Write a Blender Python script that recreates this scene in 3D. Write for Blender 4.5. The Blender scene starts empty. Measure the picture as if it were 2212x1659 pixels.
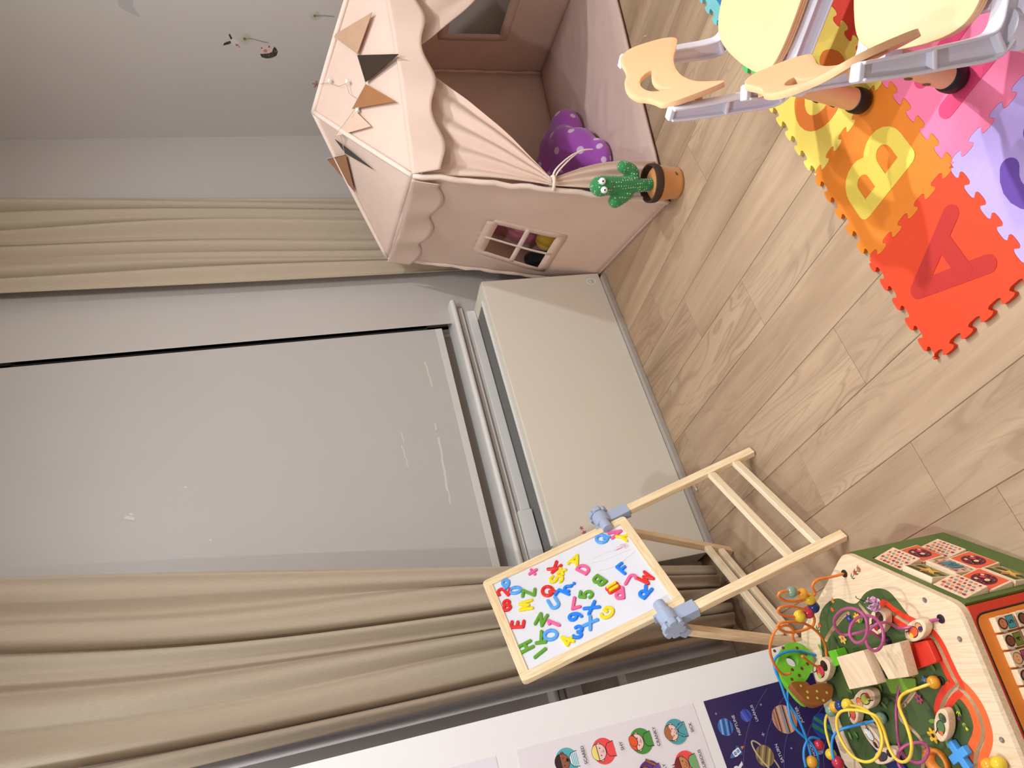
import bpy, bmesh, math, random
from math import sin, cos, pi, radians, floor, sqrt
from mathutils import Vector, Matrix, noise
from mathutils.geometry import delaunay_2d_cdt

random.seed(7)
SC = bpy.context.scene
COL = SC.collection
V = Vector

# ------------------------------------------------------------------ camera, world, lights, exposure
def make_camera():
    cd = bpy.data.cameras.new('camera'); cam = bpy.data.objects.new('camera', cd); COL.objects.link(cam)
    right = V((-0.24362108, -0.18286724, -0.95247485)); down = V((-0.83393569, 0.5408985, 0.10945349)); fwd = V((0.49517676, 0.82096795, -0.2842738))
    m = Matrix((right, -down, -fwd)).transposed().to_4x4(); m.translation = V((0, 0, 1.42))
    cam.matrix_world = m
    cd.sensor_fit = 'HORIZONTAL'; cd.sensor_width = 36; cd.lens = 1593.7356 / 2212 * 36
    cd.clip_start = 0.02
    SC.camera = cam
make_camera()

w = bpy.data.worlds.new('world'); SC.world = w; w.use_nodes = True
w.node_tree.nodes['Background'].inputs[0].default_value = (0.01, 0.012, 0.02, 1)
w.node_tree.nodes['Background'].inputs[1].default_value = 0.3

def lamp(name, loc, power, size, col=(1, .9, .78), aim=None, spread=180):
    ld = bpy.data.lights.new(name, 'AREA'); ld.shape = 'DISK'; ld.size = size; ld.energy = power; ld.color = col; ld.spread = radians(spread)
    o = bpy.data.objects.new(name, ld); COL.objects.link(o); o.location = loc
    if aim: o.rotation_euler = (V(aim) - V(loc)).to_track_quat('-Z', 'Y').to_euler()
    return o
LC = (.92, 1, 1.07)
lamp('downlight_or_fill', (2.20, .55, 2.53), 30, .06, LC)
lamp('ceiling_spotlight', (2.95, .55, 2.53), 7.4, .06, LC, (.85, .85, 0), 54)
lamp('downlight_or_fill', (-.25, .55, 2.53), 30, .07, LC)  # fill added to brighten the white cupboard side and the whiteboard
lamp('downlight_or_fill', (.40, -1.1, 2.53), 8, .07, LC)  # frontal fill added behind the camera, no known fixture
lamp('downlight_or_fill', (.02, 2.36, 2.53), 5, .07, LC)  # fill added behind the cupboard to lift the strip beside the left curtain
pl = bpy.data.lights.new('wall_fill', 'POINT'); pl.energy = 62; pl.shadow_soft_size = .13; pl.color = LC  # unseen point light added to brighten the upper walls
po = bpy.data.objects.new('wall_fill', pl); COL.objects.link(po); po.location = (1.35, .55, 2.25)

SC.view_settings.view_transform = 'Standard'; SC.view_settings.look = 'None'
SC.view_settings.gamma = 1; SC.view_settings.exposure = -0.40; SC.view_settings.use_curve_mapping = False

# ------------------------------------------------------------------ colours and materials
def lin(c):
    return tuple(((x / 255) / 12.92 if x / 255 <= .04045 else ((x / 255 + .055) / 1.055) ** 2.4) for x in c)
def rgba(c): return (*lin(c), 1)

MATS = {}
def mat(name, c, rough=.5, var=0, vscale=8, bump=0, bscale=200, spec=.5, metal=0, stretch=None, emit=None, trans=0, sheen=0):
    if name in MATS: return MATS[name]
    m = bpy.data.materials.new(name); m.use_nodes = True; nt = m.node_tree; N = nt.nodes; L = nt.links
    b = N['Principled BSDF']; b.inputs['Roughness'].default_value = rough; b.inputs['Metallic'].default_value = metal
    b.inputs['Specular IOR Level'].default_value = spec; b.inputs['Base Color'].default_value = rgba(c)
    if sheen: b.inputs['Sheen Weight'].default_value = sheen
    if trans: b.inputs['Transmission Weight'].default_value = trans
    tc = N.new('ShaderNodeTexCoord')
    if var:
        mp = N.new('ShaderNodeMapping'); L.new(tc.outputs['Object'], mp.inputs[0])
        if stretch: mp.inputs['Scale'].default_value = stretch
        n = N.new('ShaderNodeTexNoise'); n.inputs['Scale'].default_value = vscale; n.inputs['Detail'].default_value = 6
        L.new(mp.outputs[0], n.inputs['Vector'])
        mx = N.new('ShaderNodeMixRGB'); mx.inputs[1].default_value = rgba([x * (1 - var) for x in c]); mx.inputs[2].default_value = rgba([min(255, x * (1 + var)) for x in c])
        L.new(n.outputs['Fac'], mx.inputs[0]); L.new(mx.outputs[0], b.inputs['Base Color'])
    if bump:
        n2 = N.new('ShaderNodeTexNoise'); n2.inputs['Scale'].default_value = bscale; n2.inputs['Detail'].default_value = 4
        L.new(tc.outputs['Object'], n2.inputs['Vector'])
        bp = N.new('ShaderNodeBump'); bp.inputs['Strength'].default_value = bump; bp.inputs['Distance'].default_value = .002
        L.new(n2.outputs['Fac'], bp.inputs['Height']); L.new(bp.outputs[0], b.inputs['Normal'])
    MATS[name] = m; return m

def wood_mat(name, c, dark, axis_scale=(60, 60, 3), rough=.45):
    if name in MATS: return MATS[name]
    m = bpy.data.materials.new(name); m.use_nodes = True; nt = m.node_tree; N = nt.nodes; L = nt.links
    b = N['Principled BSDF']; b.inputs['Roughness'].default_value = rough
    tc = N.new('ShaderNodeTexCoord'); at = N.new('ShaderNodeAttribute'); at.attribute_name = 'grain'
    mp = N.new('ShaderNodeMapping'); L.new(at.outputs['Vector'], mp.inputs[0]); mp.inputs['Scale'].default_value = axis_scale
    n = N.new('ShaderNodeTexNoise'); n.inputs['Scale'].default_value = 1.6; n.inputs['Detail'].default_value = 4; n.inputs['Distortion'].default_value = 1.2
    L.new(mp.outputs[0], n.inputs['Vector'])
    wv = N.new('ShaderNodeMath'); wv.operation = 'MULTIPLY'; L.new(n.outputs['Fac'], wv.inputs[0]); wv.inputs[1].default_value = 30
    s = N.new('ShaderNodeMath'); s.operation = 'SINE'; L.new(wv.outputs[0], s.inputs[0])
    cr = N.new('ShaderNodeValToRGB'); cr.color_ramp.elements[0].position = 0; cr.color_ramp.elements[1].position = 1
    cr.color_ramp.elements[0].color = rgba(c); cr.color_ramp.elements[1].color = rgba(dark)
    mr = N.new('ShaderNodeMapRange'); mr.inputs[1].default_value = -.6; mr.inputs[2].default_value = 1; L.new(s.outputs[0], mr.inputs[0])
    L.new(mr.outputs[0], cr.inputs[0]); L.new(cr.outputs[0], b.inputs['Base Color'])
    MATS[name] = m; return m

def paint_mat(rough=.45, name='printed_paint', spec=.5):
    if name in MATS: return MATS[name]
    m = bpy.data.materials.new(name); m.use_nodes = True; N = m.node_tree.nodes
    a = N.new('ShaderNodeAttribute'); a.attribute_name = 'Col'
    b = N['Principled BSDF']; b.inputs['Roughness'].default_value = rough; b.inputs['Specular IOR Level'].default_value = spec
    m.node_tree.links.new(a.outputs['Color'], b.inputs['Base Color'])
    MATS[name] = m; return m

def dots_mat(name, c, dot, scale, radius, rough=.8, sheen=0):
    m = bpy.data.materials.new(name); m.use_nodes = True; N = m.node_tree.nodes; L = m.node_tree.links
    b = N['Principled BSDF']; b.inputs['Roughness'].default_value = rough; b.inputs['Sheen Weight'].default_value = sheen
    tc = N.new('ShaderNodeTexCoord'); v = N.new('ShaderNodeTexVoronoi'); v.inputs['Scale'].default_value = scale; v.inputs['Randomness'].default_value = .35
    L.new(tc.outputs['Object'], v.inputs['Vector'])
    cr = N.new('ShaderNodeValToRGB'); e = cr.color_ramp.elements
    e[0].position = radius; e[0].color = rgba(dot); e[1].position = radius + .05; e[1].color = rgba(c)
    L.new(v.outputs['Distance'], cr.inputs[0]); L.new(cr.outputs[0], b.inputs['Base Color'])
    return m

def fabric_mat(name, c, slub=(3, 3, 3), var=.06, rough=.85, fine=900, bump=.15):
    m = mat(name, c, rough, var, 14, bump, fine, .2, stretch=slub, sheen=.15); return m

# ------------------------------------------------------------------ object helpers
WL = {}
def thing(name, label, cat, loc=(0, 0, 0), rotz=0, group=None):
    o = bpy.data.objects.new(name, None); COL.objects.link(o); o.empty_display_size = .05
    o.location = loc; o.rotation_euler = (0, 0, rotz)
    o['label'] = label; o['category'] = cat
    if group: o['group'] = group
    WL[o.name] = V(loc); return o

def obj(name, bm, material, parent=None, smooth=False, bevel=0, bseg=2, label=None, solid=0, sub=0, recalc=True):
    if isinstance(bm, bpy.types.Mesh): me = bm
    else:
        if recalc: bmesh.ops.recalc_face_normals(bm, faces=bm.faces)
        me = bpy.data.meshes.new(name); bm.to_mesh(me); bm.free()
    n = len(me.vertices)
    lo = V([min(v.co[i] for v in me.vertices) for i in range(3)]); hi = V([max(v.co[i] for v in me.vertices) for i in range(3)])
    ctr = V(((lo.x + hi.x) / 2, (lo.y + hi.y) / 2, lo.z))
    for v in me.vertices: v.co -= ctr
    if smooth:
        me.polygons.foreach_set('use_smooth', [True] * len(me.polygons))
    o = bpy.data.objects.new(name, me); COL.objects.link(o)
    if material is not None:
        for m in (material if isinstance(material, (list, tuple)) else [material]): me.materials.append(m)
    if parent is not None:
        o.parent = parent; o.location = ctr - WL[parent.name]
    else: o.location = ctr
    WL[o.name] = ctr
    if label: o['label'] = label
    if solid:
        s = o.modifiers.new('solid', 'SOLIDIFY'); s.thickness = solid; s.offset = 0
    if sub:
        s = o.modifiers.new('sub', 'SUBSURF'); s.levels = sub; s.render_levels = sub
    if bevel:
        b = o.modifiers.new('bevel', 'BEVEL'); b.width = bevel; b.segments = bseg; b.limit_method = 'ANGLE'; b.angle_limit = radians(35)
        if not smooth:
            me.polygons.foreach_set('use_smooth', [True] * len(me.polygons)); 
            wn = o.modifiers.new('wn', 'WEIGHTED_NORMAL'); wn.keep_sharp = False
    return o

def tag(o, label, cat, group=None):
    o['label'] = label; o['category'] = cat
    if group: o['group'] = group
    return o
def struct(name, bm, m, **k):
    o = obj(name, bm, m, **k); o['kind'] = 'structure'; return o

def copy_tree(o, parent=None):
    c = o.copy(); COL.objects.link(c); c.parent = parent
    for ch in list(o.children): copy_tree(ch, c)
    return c

# ------------------------------------------------------------------ mesh primitives
def box(bm, a, b):
    x0, y0, z0 = a; x1, y1, z1 = b
    v = [bm.verts.new(p) for p in ((x0, y0, z0), (x1, y0, z0), (x1, y1, z0), (x0, y1, z0), (x0, y0, z1), (x1, y0, z1), (x1, y1, z1), (x0, y1, z1))]
    for f in ((3, 2, 1, 0), (4, 5, 6, 7), (0, 1, 5, 4), (1, 2, 6, 5), (2, 3, 7, 6), (3, 0, 4, 7)): bm.faces.new([v[i] for i in f])
    return v

def obox(bm, c, ux, uy, uz, s):
    c = V(c); ux = V(ux).normalized(); uy = V(uy).normalized(); uz = V(uz).normalized()
    v = []
    for k in (-1, 1):
        for i, j in ((-1, -1), (1, -1), (1, 1), (-1, 1)): v.append(bm.verts.new(c + ux * i * s[0] / 2 + uy * j * s[1] / 2 + uz * k * s[2] / 2))
    for f in ((3, 2, 1, 0), (4, 5, 6, 7), (0, 1, 5, 4), (1, 2, 6, 5), (2, 3, 7, 6), (3, 0, 4, 7)): bm.faces.new([v[i] for i in f])

def set_grain(bm, along, mul=1, off=0):
    """store a vector attribute whose z runs along the board so wood grain follows it"""
    along = V(along).normalized(); a = along.orthogonal().normalized(); b = along.cross(a)
    lay = bm.verts.layers.float_vector.get('grain') or bm.verts.layers.float_vector.new('grain')
    for v in bm.verts:
        v[lay] = V((v.co.dot(a) + off, v.co.dot(b) + off * 1.7, v.co.dot(along) + off)) * mul

def beam(p0, p1, wd, th, side):
    """a bar from p0 to p1; wd measured along `side`"""
    bm = bmesh.new(); p0 = V(p0); p1 = V(p1); d = (p1 - p0); L = d.length; d.normalize()
    s = V(side); s = (s - d * s.dot(d)).normalized(); t = d.cross(s)
    obox(bm, (p0 + p1) / 2, s, t, d, (wd, th, L)); set_grain(bm, d, 1, random.random() * 3)
    return bm

def prism(bm, pts, org, ux, uy, d0, d1):
    org = V(org); ux = V(ux); uy = V(uy); uz = ux.cross(uy).normalized()
    lo = [bm.verts.new(org + ux * x + uy * y + uz * d0) for x, y in pts]; hi = [bm.verts.new(org + ux * x + uy * y + uz * d1) for x, y in pts]
    n = len(pts); bm.faces.new(lo[::-1]); bm.faces.new(hi)
    for i in range(n): bm.faces.new((lo[i], lo[(i + 1) % n], hi[(i + 1) % n], hi[i]))

def catmull(pts, n=6, closed=False):
    P = [V(p) for p in pts]; out = []; N = len(P); rng = N if closed else N - 1
    for i in range(rng):
        if closed: a, b, c, d = P[i - 1], P[i], P[(i + 1) % N], P[(i + 2) % N]
        else: a, b, c, d = P[max(i - 1, 0)], P[i], P[i + 1], P[min(i + 2, N - 1)]
        for k in range(n):
            t = k / n
            out.append(.5 * ((2 * b) + (c - a) * t + (2 * a - 5 * b + 4 * c - d) * t * t + (3 * b - a - 3 * c + d) * t ** 3))
    if not closed: out.append(P[-1])
    return out

def tube(bm, pts, r, n=8, closed=False, caps=True, flat=1):
    pts = [V(p) for p in pts]; N = len(pts); rings = []
    R = r if callable(r) else (lambda t: r)
    prev = None
    for i, p in enumerate(pts):
        if closed: d = pts[(i + 1) % N] - pts[i - 1]
        else: d = pts[min(i + 1, N - 1)] - pts[max(i - 1, 0)]
        if d.length < 1e-9: d = V((0, 0, 1))
        d.normalize()
        u = d.orthogonal().normalized() if prev is None else (prev - d * prev.dot(d))
        if u.length < 1e-6: u = d.orthogonal()
        u.normalize(); prev = u; w_ = d.cross(u); rr = R(i / max(1, N - 1))
        rings.append([bm.verts.new(p + u * cos(2 * pi * k / n) * rr + w_ * sin(2 * pi * k / n) * rr * flat) for k in range(n)])
    for i in range(N if closed else N - 1):
        a, b = rings[i], rings[(i + 1) % N]
        for k in range(n): bm.faces.new((a[k], a[(k + 1) % n], b[(k + 1) % n], b[k]))
    if caps and not closed:
        bm.faces.new(rings[0][::-1]); bm.faces.new(rings[-1])

def lathe(bm, prof, org=(0, 0, 0), ax=(0, 0, 1), n=32, capb=True, capt=True):
    org = V(org); ax = V(ax).normalized(); u = ax.orthogonal().normalized(); w_ = ax.cross(u); rings = []
    for r, z in prof: rings.append([bm.verts.new(org + ax * z + (u * cos(2 * pi * k / n) + w_ * sin(2 * pi * k / n)) * r) for k in range(n)])
    for a, b in zip(rings, rings[1:]):
        for k in range(n): bm.faces.new((a[k], a[(k + 1) % n], b[(k + 1) % n], b[k]))
    if capb: bm.faces.new(rings[0][::-1])
    if capt: bm.faces.new(rings[-1])

def ball(bm, c, r, s=(1, 1, 1), seg=20):
    m = Matrix.Translation(V(c)) @ Matrix.Diagonal((*s, 1))
    bmesh.ops.create_uvsphere(bm, u_segments=seg, v_segments=seg // 2, radius=r, matrix=m)

def grid(f, nu, nv):
    bm = bmesh.new()
    v = [[bm.verts.new(f(i / nu, j / nv)) for j in range(nv + 1)] for i in range(nu + 1)]
    for i in range(nu):
        for j in range(nv): bm.faces.new((v[i][j], v[i + 1][j], v[i + 1][j + 1], v[i][j + 1]))
    return bm

def inside(p, poly):
    x, y = p; r = False; n = len(poly)
    for i in range(n):
        x0, y0 = poly[i]; x1, y1 = poly[i - 1]
        if (y0 > y) != (y1 > y) and x < (x1 - x0) * (y - y0) / (y1 - y0) + x0: r = not r
    return r

def cdt(outer, loops=(), extra=()):
    """constrained triangulation; returns points and triangles inside outer"""
    vs = []; es = []
    for lp in [outer, *loops]:
        b = len(vs); vs += [V(p) for p in lp]; es += [(b + i, b + (i + 1) % len(lp)) for i in range(len(lp))]
    vs += [V(p) for p in extra]
    ov, oe, of, *_ = delaunay_2d_cdt(vs, es, [], 0, 1e-6)
    return ov, [f for f in of if inside(sum((ov[i] for i in f), V((0, 0))) / len(f), outer)]

# ------------------------------------------------------------------ lettering and flat artwork
_tc = {}
def text_mesh(s, bold=0.0, extrude=0.0, bev=0.0, res=4):
    key = (s, bold, extrude, bev)
    if key not in _tc:
        cu = bpy.data.curves.new('lettering', 'FONT'); cu.body = s; cu.size = 1; cu.align_x = 'CENTER'; cu.align_y = 'CENTER'
        cu.offset = bold; cu.extrude = extrude; cu.bevel_depth = bev; cu.bevel_resolution = 2; cu.resolution_u = res
        o = bpy.data.objects.new('lettering', cu); COL.objects.link(o)
        bpy.context.view_layer.update()
        me = bpy.data.meshes.new_from_object(o.evaluated_get(bpy.context.evaluated_depsgraph_get()))
        bpy.data.objects.remove(o); bpy.data.curves.remove(cu)
        xs = [v.co.x for v in me.vertices]; ys = [v.co.y for v in me.vertices]
        c = V(((min(xs) + max(xs)) / 2, (min(ys) + max(ys)) / 2, 0)); h = max(ys) - min(ys)
        _tc[key] = ([(v.co - c) for v in me.vertices], [tuple(p.vertices) for p in me.polygons], h)
    return _tc[key]

def arc(cx, cy, rx, ry, a0, a1, n=10): return [(cx + rx * cos(radians(a0 + (a1 - a0) * i / n)), cy + ry * sin(radians(a0 + (a1 - a0) * i / n))) for i in range(n + 1)]
GL = {'A': [[(-.42, -.5), (0, .5), (.42, -.5)], [(-.27, -.2), (.27, -.2)]], 'B': [[(-.28, -.5), (-.28, .5)], [(-.28, .5)] + arc(.04, .26, .24, .24, 90, -90) + [(-.28, .02)], [(-.28, .02)] + arc(.04, -.24, .28, .26, 90, -90) + [(-.28, -.5)]],
      'C': [arc(0, 0, .4, .5, 50, 310, 18)], 'D': [[(-.3, -.5), (-.3, .5)] + arc(-.08, 0, .4, .5, 90, -90, 16) + [(-.3, -.5)]], 'E': [[(.26, .5), (-.26, .5), (-.26, -.5), (.26, -.5)], [(-.26, 0), (.2, 0)]],
      'F': [[(.26, .5), (-.26, .5), (-.26, -.5)], [(-.26, .03), (.18, .03)]], 'G': [arc(0, 0, .4, .5, 50, 330, 18) + [(.36, -.06), (.1, -.06)]], 'H': [[(-.3, -.5), (-.3, .5)], [(.3, -.5), (.3, .5)], [(-.3, 0), (.3, 0)]], 'I': [[(0, -.5), (0, .5)]],
      'J': [[(.2, .5)] + arc(-.06, -.24, .26, .26, 0, -165)], 'K': [[(-.28, -.5), (-.28, .5)], [(.3, .5), (-.28, -.06)], [(-.08, .1), (.34, -.5)]], 'L': [[(-.24, .5), (-.24, -.5), (.28, -.5)]], 'M': [[(-.4, -.5), (-.3, .5), (0, -.22), (.3, .5), (.4, -.5)]],
      'N': [[(-.3, -.5), (-.3, .5), (.3, -.5), (.3, .5)]], 'O': [arc(0, 0, .42, .5, 0, 360, 26)], 'P': [[(-.26, -.5), (-.26, .5)] + arc(.02, .22, .28, .28, 90, -90) + [(-.26, -.06)]], 'Q': [arc(0, 0, .42, .5, 0, 360, 26), [(.1, -.18), (.42, -.54)]],
      'R': [[(-.28, -.5), (-.28, .5)] + arc(.02, .23, .27, .27, 90, -90) + [(-.28, -.04)], [(0, -.04), (.32, -.5)]], 'S': [arc(0, .24, .3, .26, 30, 270, 12) + arc(0, -.26, .32, .26, 90, -150, 12)], 'T': [[(-.36, .5), (.36, .5)], [(0, .5), (0, -.5)]],
      'U': [[(-.32, .5)] + arc(0, -.16, .32, .34, 180, 360, 12) + [(.32, .5)]], 'V': [[(-.34, .5), (0, -.5), (.34, .5)]], 'X': [[(-.34, -.5), (.34, .5)], [(-.34, .5), (.34, -.5)]], 'Y': [[(-.34, .5), (0, -.02), (.34, .5)], [(0, -.02), (0, -.5)]], 'Z': [[(-.3, .5), (.3, .5), (-.3, -.5), (.3, -.5)]],
      '0': [arc(0, 0, .3, .5, 0, 360, 26)], '1': [[(-.18, .3), (.03, .5), (.03, -.5)]], '2': [arc(0, .22, .3, .28, 165, -35, 12) + [(-.3, -.5), (.32, -.5)]], '3': [arc(-.02, .25, .28, .25, 150, -90, 12), arc(-.02, -.25, .31, .25, 90, -150, 12)], '4': [[(.34, -.2), (-.34, -.2), (.12, .5), (.12, -.5)]],
      '5': [[(.26, .5), (-.22, .5), (-.26, .06)] + arc(-.02, -.18, .3, .32, 110, -150, 14)], '7': [[(-.3, .5), (.3, .5), (-.06, -.5)]], '8': [arc(0, .26, .24, .24, 0, 360, 20), arc(0, -.25, .29, .25, 0, 360, 22)], '9': [arc(0, .2, .27, .29, 0, 360, 22), [(.27, .2), (.25, -.1), (.1, -.36), (-.1, -.48)]],
      '+': [[(-.4, 0), (.4, 0)], [(0, -.4), (0, .4)]], '÷': [[(-.4, 0), (.4, 0)], [(0, .36), (0, .361)], [(0, -.361), (0, -.36)]], '=': [[(-.36, .2), (.36, .2)], [(-.36, -.2), (.36, -.2)]], '?': [arc(0, .26, .27, .24, 160, -60, 12) + [(0, -.08), (0, -.16)], [(0, -.45), (0, -.451)]]}
def dens(p, q, st=.06):
    n = max(1, int((V(q) - V(p)).length / st)); return [V(p).lerp(V(q), i / n) for i in range(n)]
def stroke_pts(st):
    out = []
    for a, b in zip(st, st[1:]): out += dens(a, b)
    return out + [V(st[-1])]
def capsule(bm, f, pts, r, z0, z1, puff=0, n=10):
    """a flat rounded stroke: f maps (x, y, z) to 3-D"""
    def ring(z, k): 
        L = []; R = []; N_ = len(pts)
        for i, p in enumerate(pts):
            d = pts[min(i + 1, N_ - 1)] - pts[max(i - 1, 0)]; d = d.normalized() if d.length > 1e-9 else V((1, 0)); q = V((-d.y, d.x)) * r * k
            L.append(p + q); R.append(p - q)
        closed = (pts[0] - pts[-1]).length < 1e-4 and N_ > 6
        d0 = (pts[0] - pts[1]).normalized() if N_ > 1 and (pts[0] - pts[1]).length > 1e-9 else V((1, 0)); d1 = (pts[-1] - pts[-2]).normalized() if N_ > 1 and (pts[-1] - pts[-2]).length > 1e-9 else V((-1, 0))
        def cap(c, d): q = V((-d.y, d.x)); return [c + (d * sin(a) - q * cos(a)) * r * k for a in [pi * j / n for j in range(1, n)]]
        return L, R, cap(pts[-1], d1)[::-1] if False else [pts[-1] + (V((-d1.y, d1.x)) * cos(a) + d1 * sin(a)) * r * k for a in [pi * j / n for j in range(1, n)]], [pts[0] + (V((-d0.y, d0.x)) * cos(a) + d0 * sin(a)) * r * k for a in [pi * j / n for j in range(1, n)]]
    def loop(z, k):
        L, R, c1, c0 = ring(z, k); return [bm.verts.new(f(p.x, p.y, z)) for p in L + c1 + R[::-1] + c0], len(L)
    lv = [loop(z0, 1)] + ([loop(z0 + (z1 - z0) * .6, 1), loop(z1 - (z1 - z0) * .12, .86), loop(z1, .62)] if puff else [loop(z1, 1)])
    m = len(lv[0][0])
    for (a, _), (b, _) in zip(lv, lv[1:]):
        for i in range(m):
            j = (i + 1) % m; bm.faces.new((a[i], a[j], b[j], b[i]))
    T, nL_ = lv[-1]; nc = n - 1
    for i in range(nL_ - 1): bm.faces.new((T[i], T[2 * nL_ + nc - 1 - i], T[2 * nL_ + nc - 2 - i], T[i + 1]))
    if nc > 1:
        bm.faces.new([T[nL_ - 1]] + T[nL_:nL_ + nc] + [T[nL_ + nc]]); bm.faces.new([T[2 * nL_ + nc - 1]] + T[2 * nL_ + nc:] + [T[0]])
def glyph(bm, f, ch, h, r, z0, z1, puff=0):
    k = 0
    for st in GL[ch]:
        run = [V(st[0])]; runs = []
        for i in range(1, len(st)):
            run.append(V(st[i]))
            if i < len(st) - 1:
                u, w_ = V(st[i]) - V(st[i - 1]), V(st[i + 1]) - V(st[i])
                if u.length > 1e-6 and w_.length > 1e-6 and u.angle(w_) > radians(48): runs.append(run); run = [V(st[i])]
        runs.append(run)
        for rn_ in runs: capsule(bm, f, [p * h for p in stroke_pts(rn_)], r, z0 - k * .00005, z1 + k * .00018, puff); k += 1

class Art:
    """flat printed shapes on a plane: layers a fraction of a millimetre apart"""
    def __init__(s, org, ux, uy, step=.00025):
        s.o = V(org); s.ux = V(ux).normalized(); s.uy = V(uy).normalized(); s.n = s.ux.cross(s.uy).normalized()
        s.bm = bmesh.new(); s.cl = s.bm.loops.layers.float_color.new('Col'); s.k = 1; s.step = step
    def P(s, x, y, h=0): return s.o + s.ux * x + s.uy * y + s.n * (s.k * s.step + h)
    def face(s, vs, c):
        try: f = s.bm.faces.new(vs)
        except ValueError: return
        if f.normal.length == 0: f.normal_update()
        for l in f.loops: l[s.cl] = rgba(c)
    def poly(s, pts, c, layer=None):
        if layer: s.k = layer
        s.face([s.bm.verts.new(s.P(x, y)) for x, y in pts], c); s.k += .25
    def disc(s, x, y, r, c, ry=None, rot=0, n=28, a0=0, a1=2 * pi):
        ry = ry or r; full = abs(a1 - a0 - 2 * pi) < 1e-6; m = n if full else n + 1
        s.poly([(x + cos(rot) * r * cos(a) - sin(rot) * ry * sin(a), y + sin(rot) * r * cos(a) + cos(rot) * ry * sin(a)) for a in [a0 + (a1 - a0) * i / n for i in range(m)]], c)
    def line(s, pts, wd, c):
        pts = [V(p) for p in pts]; L = []; R = []
        for i, p in enumerate(pts):
            d = pts[min(i + 1, len(pts) - 1)] - pts[max(i - 1, 0)]
            d = d.normalized() if d.length > 1e-9 else V((1, 0)); nn = V((-d.y, d.x)) * wd / 2
            L.append(s.bm.verts.new(s.P(*(p + nn)))); R.append(s.bm.verts.new(s.P(*(p - nn))))
        for i in range(len(pts) - 1): s.face((R[i], R[i + 1], L[i + 1], L[i]), c)
        s.k += .25
    def text(s, t, x, y, h, c, rot=0, bold=.0):
        vs, fs, hh = text_mesh(t, bold); k = h / hh if len(t) == 1 else h / .72
        bv = [s.bm.verts.new(s.P(x + (cos(rot) * v.x - sin(rot) * v.y) * k, y + (sin(rot) * v.x + cos(rot) * v.y) * k)) for v in vs]
        for f in fs: s.face([bv[i] for i in f], c)
        s.k += .25
    def make(s, name, parent, rough=.45, **kw):
        bmesh.ops.recalc_face_normals(s.bm, faces=s.bm.faces)
        for f in s.bm.faces:
            if f.normal.dot(s.n) < 0: f.normal_flip()
        return obj(name, s.bm, paint_mat(rough, 'print_%02d' % int(rough * 100)), parent, recalc=False, **kw)

# ------------------------------------------------------------------ shared materials
WALL = mat('wall_paint', (196, 187, 180), .75, .015, 2, .05, 300)
WHITE_TRIM = mat('white_trim', (226, 221, 215), .4)
PINE = wood_mat('pine', (252, 228, 188), (238, 204, 152), (70, 70, 2.2))
PINE_L = wood_mat('pale_pine', (252, 234, 202), (242, 214, 172), (70, 70, 2.2))
RUBBERWOOD = wood_mat('rubberwood', (238, 210, 176), (228, 196, 158), (40, 40, 2.5))
GREY_PLASTIC = mat('grey_blue_plastic', (172, 182, 205), .35, .01, 5)
BLACK_RUBBER = mat('black_rubber', (14, 13, 14), .5)
TENT = fabric_mat('tent_canvas', (230, 200, 182), (1, 1, 1), .02, .9, 1400, .08)
TENT_TRIM = fabric_mat('tent_piping', (238, 216, 200), (1, 1, 1), .02, .9, 900, .1)
CURTAIN = fabric_mat('curtain_linen', (186, 169, 146), (40, 40, 2), .07, .85, 1200, .2)
LINING = fabric_mat('curtain_lining', (228, 224, 226), (1, 1, 1), .03, .9, 900, .1)

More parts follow.
